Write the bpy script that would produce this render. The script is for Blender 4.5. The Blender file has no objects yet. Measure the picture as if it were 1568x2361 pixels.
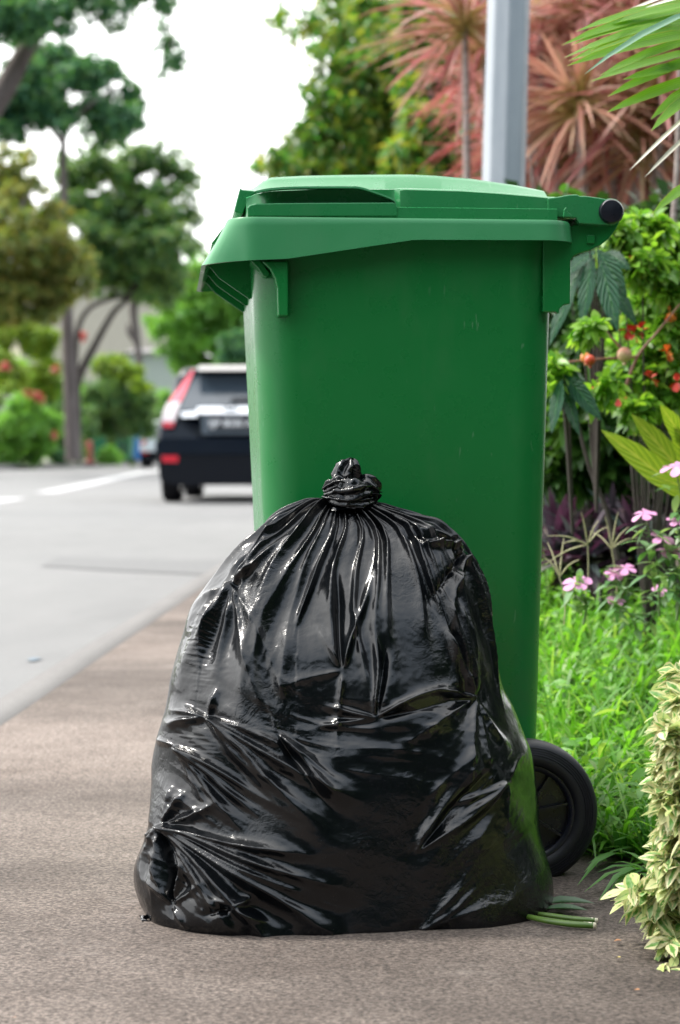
import bpy, bmesh, math, random
import numpy as np
from mathutils import Vector, Matrix
R = math.radians
SC = bpy.context.scene
C = SC.collection

# ---------------------------------------------------------------- camera
CAMH, PITCH, LENS = 0.568, 1.61, 70.0
cam_d = bpy.data.cameras.new("camera")
cam = bpy.data.objects.new("camera", cam_d)
C.objects.link(cam)
cam.location = (0, 0, CAMH)
cam.rotation_euler = (R(90 - PITCH), 0, 0)
cam_d.sensor_fit = 'VERTICAL'
cam_d.sensor_height = 36.0
cam_d.lens = LENS
cam_d.clip_start = 0.05
cam_d.clip_end = 2000
cam_d.dof.use_dof = True
cam_d.dof.focus_distance = 2.46
cam_d.dof.aperture_fstop = 6.3
SC.camera = cam

# ---------------------------------------------------------------- world
SUN_EL, SUN_AZ = 54.0, -72.0       # azimuth measured from +Y (ahead) towards +X
w = bpy.data.worlds.new("World"); SC.world = w; w.use_nodes = True
nt = w.node_tree; nt.nodes.clear()
N = nt.nodes.new; L = nt.links.new
out = N('ShaderNodeOutputWorld'); bg = N('ShaderNodeBackground'); L(bg.outputs[0], out.inputs[0])
sky = N('ShaderNodeTexSky'); sky.sky_type = 'NISHITA'; sky.sun_disc = False
sky.sun_elevation = R(SUN_EL); sky.sun_rotation = R(SUN_AZ)
sky.air_density = 1.0; sky.dust_density = 1.5; sky.ozone_density = 1.5
tc = N('ShaderNodeTexCoord')
# thin bright cloud: thick ahead and to the left (round the sun), thinner behind the camera
dt = N('ShaderNodeVectorMath'); dt.operation = 'DOT_PRODUCT'
L(tc.outputs['Generated'], dt.inputs[0]); dt.inputs[1].default_value = Vector((-0.42, 0.86, 0.30)).normalized()
nz = N('ShaderNodeTexNoise'); nz.inputs['Scale'].default_value = 2.2; nz.inputs['Detail'].default_value = 4
L(tc.outputs['Generated'], nz.inputs['Vector'])
ma = N('ShaderNodeMath'); ma.operation = 'MULTIPLY_ADD'; L(nz.outputs[0], ma.inputs[0]); ma.inputs[1].default_value = 0.5
L(dt.outputs['Value'], ma.inputs[2])
mr = N('ShaderNodeMapRange'); mr.interpolation_type = 'SMOOTHSTEP'
L(ma.outputs[0], mr.inputs['Value'])
mr.inputs['From Min'].default_value = -0.75; mr.inputs['From Max'].default_value = 0.75
mr.inputs['To Min'].default_value = 0.10; mr.inputs['To Max'].default_value = 1.0
# cloud colour: bluish white behind, white ahead, brighter veil round the sun
cc = N('ShaderNodeMix'); cc.data_type = 'RGBA'; L(mr.outputs[0], cc.inputs['Factor'])
cc.inputs['A'].default_value = (10.5, 13.6, 17.5, 1); cc.inputs['B'].default_value = (24, 24, 24, 1)
sdv = Vector((math.sin(R(SUN_AZ)) * math.cos(R(SUN_EL)), math.cos(R(SUN_AZ)) * math.cos(R(SUN_EL)), math.sin(R(SUN_EL))))
ds = N('ShaderNodeVectorMath'); ds.operation = 'DOT_PRODUCT'; L(tc.outputs['Generated'], ds.inputs[0]); ds.inputs[1].default_value = sdv
mx0 = N('ShaderNodeMath'); mx0.operation = 'MAXIMUM'; L(ds.outputs['Value'], mx0.inputs[0]); mx0.inputs[1].default_value = 0.0
pw = N('ShaderNodeMath'); pw.operation = 'POWER'; L(mx0.outputs[0], pw.inputs[0]); pw.inputs[1].default_value = 5.0
ml = N('ShaderNodeMath'); ml.operation = 'MULTIPLY'; L(pw.outputs[0], ml.inputs[0]); ml.inputs[1].default_value = 22.0
ad = N('ShaderNodeMix'); ad.data_type = 'RGBA'; ad.blend_type = 'ADD'; ad.inputs['Factor'].default_value = 1.0; ad.clamp_result = False
L(cc.outputs['Result'], ad.inputs['A']); L(ml.outputs[0], ad.inputs['B'])
mx = N('ShaderNodeMix'); mx.data_type = 'RGBA'
cv = N('ShaderNodeMapRange'); L(ma.outputs[0], cv.inputs['Value']); cv.inputs['From Min'].default_value = -0.6; cv.inputs['From Max'].default_value = 0.2; cv.inputs['To Min'].default_value = 0.72; cv.inputs['To Max'].default_value = 1.0
L(cv.outputs[0], mx.inputs['Factor']); L(sky.outputs[0], mx.inputs['A']); L(ad.outputs['Result'], mx.inputs['B'])
L(mx.outputs['Result'], bg.inputs['Color'])
bg.inputs['Strength'].default_value = 0.10

sd = bpy.data.lights.new("sun", 'SUN'); sd.energy = 3.8; sd.angle = R(6); sd.color = (1.0, 0.95, 0.87)
so = bpy.data.objects.new("sun", sd); C.objects.link(so)
az, el = R(SUN_AZ), R(SUN_EL)
sdir = Vector((math.sin(az) * math.cos(el), math.cos(az) * math.cos(el), math.sin(el)))
so.rotation_euler = sdir.to_track_quat('Z', 'Y').to_euler()

SC.view_settings.view_transform = 'Standard'; SC.view_settings.look = 'None'
SC.view_settings.exposure = 0.12; SC.view_settings.gamma = 1.0
SC.render.engine = 'CYCLES'

# ---------------------------------------------------------------- helpers
FD = LENS / 36.0 * 2360.0
cp, sp = math.cos(R(PITCH)), math.sin(R(PITCH))
def ray(x, y):
    a, b = (x - 784.0) / FD, (1180.0 - y) / FD
    return Vector((a, cp + b * sp, -sp + b * cp))
def W(x, y, Y):
    """world point of the photograph's pixel (1568 wide) at world distance Y"""
    r = ray(x, y); t = Y / r.y
    return Vector((r.x * t, Y, CAMH + r.z * t))
def smooth01(t):
    t = min(1, max(0, t)); return t * t * (3 - 2 * t)
def gz(y):
    return 0.2 * smooth01((y - 24) / 26.0)

def tag(o, label=None, cat=None, group=None, kind=None):
    if label: o['label'] = label
    if cat: o['category'] = cat
    if group: o['group'] = group
    if kind: o['kind'] = kind
    return o
def empty(name, loc=(0, 0, 0), rz=0.0, label=None, cat=None, group=None):
    o = bpy.data.objects.new(name, None); C.objects.link(o)
    o.location = loc; o.rotation_euler = (0, 0, rz); o.empty_display_size = 0.1
    return tag(o, label, cat, group)
def link(name, me, mat=None, parent=None, smooth=True):
    o = bpy.data.objects.new(name, me); C.objects.link(o)
    if mat is not None:
        for m in (mat if isinstance(mat, (list, tuple)) else [mat]): me.materials.append(m)
    if parent is not None: o.parent = parent
    if smooth and len(me.polygons): me.polygons.foreach_set('use_smooth', np.ones(len(me.polygons), bool))
    return o
def npmesh(name, V, F):
    """V (n,3), F (m,k) constant k"""
    V = np.asarray(V, np.float32); F = np.asarray(F, np.int32); k = F.shape[1]
    me = bpy.data.meshes.new(name)
    me.vertices.add(len(V)); me.vertices.foreach_set('co', V.ravel())
    me.loops.add(F.size); me.loops.foreach_set('vertex_index', F.ravel())
    me.polygons.add(len(F)); me.polygons.foreach_set('loop_start', np.arange(0, F.size, k, dtype=np.int32))
    try: me.polygons.foreach_set('loop_total', np.full(len(F), k, np.int32))
    except Exception: pass
    me.update(calc_edges=True); me.validate()
    return me
def grid_faces(nr, nc, wrap):
    """rows nr, cols nc"""
    i = np.arange(nr - 1)[:, None]; j = np.arange(nc if wrap else nc - 1)[None, :]
    j2 = (j + 1) % nc
    return np.stack([i * nc + j, i * nc + j2, (i + 1) * nc + j2, (i + 1) * nc + j], -1).reshape(-1, 4)
def bmobj(name, bm, mat, parent=None, smooth=True, bevel=0, seg=2, angle=35, wn=False):
    me = bpy.data.meshes.new(name)
    bmesh.ops.recalc_face_normals(bm, faces=bm.faces)
    bm.to_mesh(me); bm.free()
    o = link(name, me, mat, parent, smooth)
    if bevel:
        m = o.modifiers.new('bevel', 'BEVEL'); m.width = bevel; m.segments = seg; m.limit_method = 'ANGLE'; m.angle_limit = R(angle)
        m.harden_normals = False
    if smooth:
        autosmooth(o, 40)
    return o
def autosmooth(o, ang=40):
    me = o.data
    bm = bmesh.new(); bm.from_mesh(me)
    for e in bm.edges:
        if len(e.link_faces) == 2:
            try: e.smooth = e.calc_face_angle(0) < R(ang)
            except Exception: pass
    bm.to_mesh(me); bm.free()
def bx(bm, c, s, rot=None):
    r = bmesh.ops.create_cube(bm, size=1.0)
    M = Matrix.Translation(c) @ (rot if rot is not None else Matrix()) @ Matrix.Diagonal((s[0], s[1], s[2], 1))
    bmesh.ops.transform(bm, matrix=M, verts=r['verts']); return r['verts']
def prism(bm, pts, y0, y1):
    """polygon pts [(x,z)] extruded along y"""
    a = [bm.verts.new((p[0], y0, p[1])) for p in pts]; b = [bm.verts.new((p[0], y1, p[1])) for p in pts]
    n = len(pts)
    bm.faces.new(a); bm.faces.new(b[::-1])
    for i in range(n): bm.faces.new((a[i], b[i], b[(i + 1) % n], a[(i + 1) % n]))
def lathe(bm, prof, c, axis='Y', n=48, close=False):
    """prof [(r,h)] about axis through c"""
    rings = []
    for r, h in prof:
        ring = []
        for k in range(n):
            a = 2 * math.pi * k / n
            p = {'Y': (r * math.cos(a), h, r * math.sin(a)), 'Z': (r * math.cos(a), r * math.sin(a), h), 'X': (h, r * math.cos(a), r * math.sin(a))}[axis]
            ring.append(bm.verts.new((c[0] + p[0], c[1] + p[1], c[2] + p[2])))
        rings.append(ring)
    for a, b in zip(rings[:-1], rings[1:]):
        for k in range(n): bm.faces.new((a[k], a[(k + 1) % n], b[(k + 1) % n], b[k]))
    if close:
        for k in range(n): bm.faces.new((rings[-1][k], rings[-1][(k + 1) % n], rings[0][(k + 1) % n], rings[0][k]))
    else:
        if prof[0][0] > 1e-4: bm.faces.new(rings[0][::-1])
        if prof[-1][0] > 1e-4: bm.faces.new(rings[-1])
def tube_np(P, rad, n=8):
    """P (k,3) path, rad (k,) -> V,F"""
    P = np.asarray(P, float); rad = np.broadcast_to(np.asarray(rad, float), (len(P),))
    T = np.gradient(P, axis=0); T /= np.linalg.norm(T, axis=1, keepdims=True) + 1e-9
    ref = np.array([0.3, 0.9, 0.1]) if abs(T[0, 2]) > .7 else np.array([0, 0, 1.0])
    U = np.cross(T, ref); U /= np.linalg.norm(U, axis=1, keepdims=True) + 1e-9
    Vv = np.cross(T, U); a = np.linspace(0, 2 * np.pi, n, endpoint=False)
    V = P[:, None] + rad[:, None, None] * (np.cos(a)[None, :, None] * U[:, None] + np.sin(a)[None, :, None] * Vv[:, None])
    return V.reshape(-1, 3), grid_faces(len(P), n, True)
class Acc:
    def __init__(s): s.V = []; s.F = []; s.n = 0
    def add(s, V, F):
        s.V.append(np.asarray(V, np.float32)); s.F.append(np.asarray(F, np.int32) + s.n); s.n += len(V)
    def mesh(s, name): return npmesh(name, np.concatenate(s.V), np.concatenate(s.F))
def catmull(P, n):
    P = np.asarray(P, float); t = np.linspace(0, len(P) - 1, n); i = np.clip(t.astype(int), 0, len(P) - 2); f = (t - i)[:, None]
    g = lambda k: P[np.clip(k, 0, len(P) - 1)]
    a, b, c, d = g(i - 1), g(i), g(i + 1), g(i + 2)
    return 0.5 * (2 * b + (c - a) * f + (2 * a - 5 * b + 4 * c - d) * f ** 2 + (3 * b - a - 3 * c + d) * f ** 3)

# ---------------------------------------------------------------- materials
def hsv(c): return c
class Mat:
    def __init__(s, name):
        s.m = bpy.data.materials.new(name); s.m.use_nodes = True; s.t = s.m.node_tree; s.t.nodes.clear()
        s.out = s.n('ShaderNodeOutputMaterial'); s.p = s.n('ShaderNodeBsdfPrincipled'); s.l(s.p.outputs[0], s.out.inputs[0])
    def n(s, t, **k):
        x = s.t.nodes.new(t)
        for a, b in k.items(): setattr(x, a, b)
        return x
    def l(s, a, b): s.t.links.new(a, b)
    def noise(s, scale, detail=4, rough=0.55, vec=None, coord='Object', stretch=None, dist=0):
        x = s.n('ShaderNodeTexNoise'); x.inputs['Scale'].default_value = scale; x.inputs['Detail'].default_value = detail
        x.inputs['Roughness'].default_value = rough; x.inputs['Distortion'].default_value = dist
        t = s.n('ShaderNodeTexCoord'); src = t.outputs[coord]
        if stretch:
            mp = s.n('ShaderNodeMapping'); mp.inputs['Scale'].default_value = stretch; s.l(src, mp.inputs[0]); src = mp.outputs[0]
        s.l(vec or src, x.inputs['Vector']); return x.outputs[0]
    def ramp(s, fac, stops):
        x = s.n('ShaderNodeValToRGB'); s.l(fac, x.inputs[0]); e = x.color_ramp.elements
        while len(e) < len(stops): e.new(0.5)
        for k, (p, c) in enumerate(stops):
            e[k].position = p; e[k].color = (c[0], c[1], c[2], 1) if isinstance(c, (tuple, list)) else (c, c, c, 1)
        return x.outputs[0]
    def mix(s, f, a, b, mode='MIX'):
        x = s.n('ShaderNodeMix', data_type='RGBA', blend_type=mode)
        for v, k in ((f, 'Factor'), (a, 'A'), (b, 'B')):
            if isinstance(v, (int, float)): x.inputs[k].default_value = v if k == 'Factor' else (v, v, v, 1)
            elif isinstance(v, (tuple, list)): x.inputs[k].default_value = (*v[:3], 1)
            else: s.l(v, x.inputs[k])
        return x.outputs['Result']
    def math(s, op, a, b=0.0):
        x = s.n('ShaderNodeMath', operation=op)
        for v, k in ((a, 0), (b, 1)):
            if isinstance(v, (int, float)): x.inputs[k].default_value = v
            else: s.l(v, x.inputs[k])
        return x.outputs[0]
    def bump(s, h, strength=0.3, dist=0.01, normal=None):
        b = s.n('ShaderNodeBump'); b.inputs['Strength'].default_value = strength; b.inputs['Distance'].default_value = dist
        s.l(h, b.inputs['Height'])
        if normal is not None: s.l(normal, b.inputs['Normal'])
        s.l(b.outputs[0], s.p.inputs['Normal']); return b.outputs[0]
    def set(s, **k):
        names = dict(col='Base Color', rough='Roughness', metal='Metallic', spec='Specular IOR Level', coat='Coat Weight', crough='Coat Roughness', trans='Transmission Weight', ior='IOR', alpha='Alpha', sub='Subsurface Weight')
        for a, v in k.items():
            i = s.p.inputs[names[a]]
            if isinstance(v, (int, float)): i.default_value = v if a != 'col' else (v, v, v, 1)
            elif isinstance(v, (tuple, list)): i.default_value = (*v[:3], 1)
            else: s.l(v, i)
        return s
def simple(name, col, rough=0.5, metal=0, spec=0.5, var=0.12, vs=8, bump=0, bs=60, coat=0):
    m = Mat(name); f = m.noise(vs, 5)
    c = m.mix(f, tuple(v * (1 - var) for v in col), tuple(min(1, v * (1 + var)) for v in col))
    m.set(col=c, metal=metal, spec=spec, coat=coat)
    r = m.noise(vs * 3, 4); m.set(rough=m.ramp(r, [(0.2, max(0.02, rough - 0.08)), (0.8, min(1, rough + 0.08))]))
    if bump: m.bump(m.noise(bs, 4), bump, 0.002)
    return m.m
def leafmat(name, cols, rough=0.45, transl=0.45, spec=0.4, tcol=None, nscale=0):
    """cols: list of colours picked per leaf"""
    m = Mat(name)
    g = m.n('ShaderNodeNewGeometry')
    n = len(cols)
    c = m.ramp(g.outputs['Random Per Island'], [((i + 0.0) / max(1, n - 1), cc) for i, cc in enumerate(cols)])
    if nscale:
        f = m.noise(nscale, 2); c = m.mix(m.ramp(f, [(0.35, 0.0), (0.65, 1.0)]), c, m.mix(1.0, c, (0.6, 0.75, 0.75), 'MULTIPLY'))
    m.set(col=c, rough=rough, spec=spec)
    tr = m.n('ShaderNodeBsdfTranslucent'); tcx = m.mix(1.0, c, tcol or (1.3, 1.35, 0.55), 'MULTIPLY'); m.l(tcx, tr.inputs['Color'])
    ms = m.n('ShaderNodeMixShader'); ms.inputs[0].default_value = transl
    m.l(m.p.outputs[0], ms.inputs[1]); m.l(tr.outputs[0], ms.inputs[2]); m.l(ms.outputs[0], m.out.inputs[0])
    return m.m
# ================================================================ the setting
ground_m = Mat('ground_soil'); f = ground_m.noise(3, 6); ground_m.set(col=ground_m.ramp(f, [(0.3, (0.045, 0.05, 0.02)), (0.7, (0.09, 0.085, 0.04))]), rough=0.95)
def sheet(name, left, right, ys, dz, mat, kind='structure', top=None, rz=None):
    """strip between x=left(y) and x=right(y)"""
    V = []; 
    for y in ys:
        for x in (left(y), right(y)): V.append((x, y, gz(y) + dz))
    o = link(name, npmesh(name, V, grid_faces(len(ys), 2, False)), mat, None, False); tag(o, kind=kind); return o
YS = [-30, -5, 0, 2, 4, 8, 14, 20, 24, 28, 32, 36, 40, 44, 48, 52, 60, 75, 90, 120, 200, 600]
sheet('ground', lambda y: -400, lambda y: 400, YS, -0.02, ground_m.m)

# asphalt road: pale worn grey
rm = Mat('road_asphalt')
f1 = rm.noise(0.35, 5, 0.6, stretch=(1, .35, 1)); f2 = rm.noise(140, 3, 0.7); f3 = rm.noise(4, 5, .6, stretch=(1, .3, 1))
c = rm.ramp(f1, [(0.3, (0.118, 0.118, 0.117)), (0.7, (0.178, 0.178, 0.175))])
c = rm.mix(rm.ramp(f3, [(0.35, 0.0), (0.75, 0.5)]), c, (0.20, 0.197, 0.192))
c = rm.mix(0.35, c, rm.ramp(f2, [(0.3, 0.07), (0.7, 0.26)]))
f4 = rm.noise(1.1, 6, .7, stretch=(1, .5, 1), dist=.8); c = rm.mix(rm.ramp(f4, [(.55, 0), (.72, .40)]), c, (.085, .085, .085)); rm.set(col=c, rough=0.75, spec=0.35); rm.bump(f2, 0.35, 0.002)
EDGE = lambda y: -0.80 + (y - 4.08) * 0.0283 if y < 20 else -0.350 + (y - 20) * 0.004
sheet('road', lambda y: -8.7, EDGE, YS, 0.0, rm.m)
# darker band of asphalt across the lane
pm = Mat('road_dark_band_asphalt'); f2 = pm.noise(120, 3, .7); pm.set(col=pm.ramp(f2, [(0.3, 0.09), (0.7, 0.155)]), rough=0.8)
def patch(name, pts, dz=0.004, m=pm.m):
    V = [(x, y, gz(y) + dz) for x, y in pts]; o = link(name, npmesh(name, V, [list(range(len(V)))]), m, None, False); tag(o, kind='structure'); return o
def gp(x, y):
    r = ray(x, y); t = -CAMH / r.z; return (r.x * t, r.y * t)
patch('road_dark_band', [gp(95, 1306), gp(300, 1318), gp(480, 1326), gp(540, 1308), gp(525, 1292), gp(300, 1290), gp(135, 1284)])
# painted lines
lm = Mat('road_paint'); f = lm.noise(25, 5, .7); lm.set(col=lm.ramp(f, [(0.35, 0.25), (0.55, 0.5)]), rough=0.6)
def dash(a, b, wd=0.16):
    (x0, y0), (x1, y1) = a, b
    V = [(x0 - wd, y0, gz(y0) + .004), (x0 + wd, y0, gz(y0) + .004), (x1 + wd, y1, gz(y1) + .004), (x1 - wd, y1, gz(y1) + .004)]
    return V
V = []; F = []
for a, b in ((( -4.30, 23.0), (-4.33, 26.5)), ((-4.36, 29.5), (-4.62, 52.0))):
    n0 = a[1]; k = 8
    for i in range(k):
        y0 = a[1] + (b[1] - a[1]) * i / k; y1 = a[1] + (b[1] - a[1]) * (i + 1) / k
        x0 = a[0] + (b[0] - a[0]) * i / k; x1 = a[0] + (b[0] - a[0]) * (i + 1) / k
        v = dash((x0, y0), (x1, y1)); F.append([len(V), len(V) + 1, len(V) + 2, len(V) + 3]); V += v
o = link('road_markings', npmesh('road_markings', V, F), lm.m, None, False); tag(o, kind='structure')
bm_ = Mat('blue_survey_paint'); f = bm_.noise(40, 4, .7); bm_.set(col=bm_.ramp(f, [(0.42, (0.15, 0.16, 0.165)), (0.68, (0.08, 0.15, 0.21))]), rough=.7)
x0, y0 = gp(78, 1522); patch('blue_paint_mark', [(x0 + .018 * math.cos(a) * (1 + .3 * math.sin(3 * a)), y0 + .05 * math.sin(a)) for a in [i * math.pi / 6 for i in range(12)]], .004, bm_.m)

# concrete apron: fine exposed aggregate, pinkish brown
am = Mat('pavement_concrete')
big = am.noise(1.3, 5, .6); mid = am.noise(9, 5, .6); fine = am.noise(190, 3, .7); fine2 = am.noise(620, 2, .6)
vo = am.n('ShaderNodeTexVoronoi'); vo.inputs['Scale'].default_value = 120; t = am.n('ShaderNodeTexCoord'); am.l(t.outputs['Object'], vo.inputs['Vector'])
c = am.ramp(big, [(0.3, (0.118, 0.092, 0.077)), (0.7, (0.205, 0.168, 0.146))])
c = am.mix(am.ramp(mid, [(0.35, 0.0), (0.7, 0.7)]), c, (0.225, 0.186, 0.162))
grain = am.ramp(fine, [(0.32, 0.30), (0.5, 0.95), (0.68, 1.8)])
c = am.mix(1.0, c, grain, 'MULTIPLY')
c = am.mix(am.ramp(vo.outputs['Distance'], [(0.10, 0.55), (0.22, 0.0)]), c, (0.34, 0.31, 0.28))
c = am.mix(am.ramp(fine2, [(0.34, 0.65), (0.44, 0.0)]), c, (0.05, 0.04, 0.035))
lo = am.noise(.9, 4, .6, stretch=(.5, 1.6, 1), dist=.4); c = am.mix(am.ramp(lo, [(.36, .0), (.62, 1)]), c, am.mix(1.0, c, (.50, .50, .50), 'MULTIPLY'))
spo = am.noise(5.5, 5, .7, dist=.5); c = am.mix(am.ramp(spo, [(.60, 0), (.72, .45)]), c, (.27, .235, .21))
# right-hand shade painted into the concrete, mixed with blotchy stains
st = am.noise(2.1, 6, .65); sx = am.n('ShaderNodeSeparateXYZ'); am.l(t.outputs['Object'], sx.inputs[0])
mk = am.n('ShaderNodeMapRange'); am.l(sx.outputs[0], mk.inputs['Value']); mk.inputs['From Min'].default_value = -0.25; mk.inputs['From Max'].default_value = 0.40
shade_stain = am.math('MULTIPLY', am.ramp(st, [(0.36, 0.35), (0.60, 1.0)]), mk.outputs[0])
c = am.mix(am.math('MULTIPLY', shade_stain, 0.85), c, am.mix(1.0, c, (0.34, 0.33, 0.32), 'MULTIPLY'))
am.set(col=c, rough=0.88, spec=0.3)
h = am.math('ADD', fine, am.math('MULTIPLY', fine2, 0.4)); am.bump(h, 0.55, 0.0025)
APR = lambda y: EDGE(y) + 0.10
def xr(y): return 0.62 if y < 2.9 else 0.60
YA = [-12, -4, 0, 1, 2, 3, 4, 5, 6, 7, 8, 10, 14, 20]
def dense(name, l, r, ys, nx, dz, mat):
    V = [(l(y) + (r(y) - l(y)) * i / nx, y, gz(y) + dz) for y in ys for i in range(nx + 1)]
    o = link(name, npmesh(name, V, grid_faces(len(ys), nx + 1, False)), mat, None, False); return tag(o, kind='structure')
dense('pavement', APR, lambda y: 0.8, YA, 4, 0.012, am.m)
# flush kerb band between road and pavement
km = Mat('kerb_concrete'); f = km.noise(6, 5, .6, stretch=(1, .3, 1)); f2 = km.noise(200, 3, .7)
c = km.ramp(f, [(0.3, (0.10, 0.091, 0.084)), (0.7, (0.145, 0.134, 0.125))]); c = km.mix(0.4, c, km.ramp(f2, [(0.3, 0.06), (0.7, 0.22)])); km.set(col=c, rough=.85); km.bump(f2, .4, .002)
def kerbstrip(name, off, wd, h, ys, mat):
    V = []
    for y in ys:
        x = EDGE(y) + off; z = gz(y)
        V += [(x, y, z - .01), (x + .008, y, z + h), (x + wd - .006, y, z + h), (x + wd, y, z + h - .008)]
    o = link(name, npmesh(name, V, grid_faces(len(ys), 4, False)), mat, None, False); return tag(o, kind='structure')
kerbstrip('kerb', 0.0, 0.105, 0.013, YA + [30, 60], km.m)
# ================================================================ bin bag
_rs = np.random.RandomState(7)
_perm = np.concatenate([_rs.permutation(256)] * 3)
_grad = _rs.normal(size=(256, 3)); _grad /= np.linalg.norm(_grad, axis=1, keepdims=True)
def perlin(P):
    P = np.asarray(P, np.float64); i = np.floor(P).astype(int); f = P - i; i &= 255
    u = f * f * f * (f * (f * 6 - 15) + 10); res = 0
    for dx in (0, 1):
        for dy in (0, 1):
            for dz in (0, 1):
                h = _perm[_perm[_perm[i[..., 0] + dx] + i[..., 1] + dy] + i[..., 2] + dz]
                g = _grad[h]; d = ((f - np.array([dx, dy, dz])) * g).sum(-1)
                wgt = (u[..., 0] if dx else 1 - u[..., 0]) * (u[..., 1] if dy else 1 - u[..., 1]) * (u[..., 2] if dz else 1 - u[..., 2])
                res = res + wgt * d
    return res * 1.5
def fbm(P, o=4, g=.5):
    r = 0; a = 1
    for k in range(o): r = r + a * perlin(P * 2 ** k + 17.3 * k); a *= g
    return r
def ridged(P, o=3, g=.5):
    r = 0; a = 1
    for k in range(o): r = r + a * (1 - 2 * np.abs(perlin(P * 2 ** k + 9.1 * k))); a *= g
    return r
BAGY = 2.47
OUT = np.array([  # picture rows: y, left, right
    (1148, 764, 846), (1154, 752, 860), (1161, 722, 884), (1168, 690, 908), (1178, 655, 955), (1192, 624, 1000), (1210, 597, 1040), (1235, 570, 1068), (1262, 540, 1083),
    (1300, 508, 1096), (1350, 473, 1110), (1400, 442, 1121), (1450, 420, 1133), (1500, 406, 1146), (1550, 398, 1156), (1590, 396, 1168),
    (1625, 388, 1188), (1660, 374, 1196), (1710, 360, 1208), (1760, 349, 1226), (1830, 341, 1240), (1880, 337, 1251), (1920, 326, 1259),
    (1970, 314, 1270), (2020, 308, 1277), (2060, 312, 1278), (2085, 326, 1270), (2100, 342, 1258), (2106, 352, 1246)], float)
_e = np.interp(OUT[:, 0], [1154, 1180, 1225, 1300, 1400], [0, 26, 28, 12, 0]); OUT[:, 1] += _e; OUT[:, 2] -= _e * .8
OUT[:, 1] += np.interp(OUT[:, 0], [1830, 1930, 2060, 2106], [0, 13, 16, 22])
OUT = OUT[np.r_[True, np.diff(OUT[:, 0]) > 0]]
def px2w(x, y, Y):
    a = (x - 784.0) / FD; b = (1180.0 - y) / FD; ry = cp + b * sp
    return a / ry * Y, CAMH + (-sp + b * cp) / ry * Y
def bag_rings(NV, NU):
    yy = OUT[:, 0]
    xl, zz = px2w(OUT[:, 1], yy, BAGY); xr_, _ = px2w(OUT[:, 2], yy, BAGY)
    cy = np.interp(zz[::-1][::-1], zz[::-1], zz[::-1])  # placeholder
    cx = (xl + xr_) / 2; a = (xr_ - xl) / 2
    zt = np.array([0, .02, .05, .12, .22, .30, .38, .43, .47, .495, .503, .509])
    bf = np.interp(zz, zt, [.170, .174, .171, .164, .156, .137, .106, .082, .058, .040, .032, .024])
    bb = np.interp(zz, zt, [.110, .122, .128, .130, .125, .120, .110, .095, .072, .046, .034, .024])
    cyv = np.interp(zz, zt, [2.475, 2.475, 2.475, 2.475, 2.482, 2.49, 2.497, 2.500, 2.502, 2.503, 2.503, 2.503])
    # arc length down the side, resample
    prof = np.stack([(a + bf) * .5, zz], 1); s = np.r_[0, np.cumsum(np.linalg.norm(np.diff(prof, axis=0), axis=1))]
    t = np.linspace(0, s[-1], NV)
    I = lambda v: np.interp(t, s, v)
    def sm(v, k=2):
        for _ in range(k): v = np.r_[v[:1], (v[:-2] + 2 * v[1:-1] + v[2:]) / 4, v[-1:]]
        return v
    k = max(2, NV // 60)
    cx, a, bf, bb, cyv, zz = [sm(I(v), k) for v in (cx, a, bf, bb, cyv, zz)]
    P = np.zeros((NV, NU, 3))
    th = np.linspace(0, 2 * np.pi, 1441)[:-1]
    for i in range(NV):
        n = 2.35 + .6 * (1 - smooth01(zz[i] / .16)); c_, s_ = np.cos(th), np.sin(th)
        x = a[i] * np.sign(c_) * np.abs(c_) ** (2 / n); y = np.sign(s_) * np.abs(s_) ** (2 / n); y = np.where(y < 0, y * bf[i], y * bb[i])
        q = np.stack([x, y], 1); q = np.vstack([q, q[:1]]); d = np.r_[0, np.cumsum(np.linalg.norm(np.diff(q, axis=0), axis=1))]
        # pin the quarter points so that columns stay aligned
        tt = np.linspace(0, d[-1], NU + 1)[:-1]
        P[i, :, 0] = cx[i] + np.interp(tt, d, q[:, 0]); P[i, :, 1] = cyv[i] + np.interp(tt, d, q[:, 1]) + (0.06 + .05 * (1 - smooth01(zz[i] / .2))) * (np.interp(tt, d, q[:, 0]))*(1 if zz[i]<.3 else max(0,1-(zz[i]-.3)/.15)); P[i, :, 2] = zz[i]
    return P, t
def gridnormals(P):
    du = np.roll(P, -1, 1) - np.roll(P, 1, 1); dv = np.gradient(P, axis=0)
    n = np.cross(dv, du); n /= np.linalg.norm(n, axis=2, keepdims=True) + 1e-12
    return n
def proj(P):
    d = P - np.array([0, 0, CAMH]); dep = d[..., 1] * cp - d[..., 2] * sp; up = d[..., 1] * sp + d[..., 2] * cp
    return 784 + FD * d[..., 0] / dep, 1180 - FD * up / dep
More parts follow.
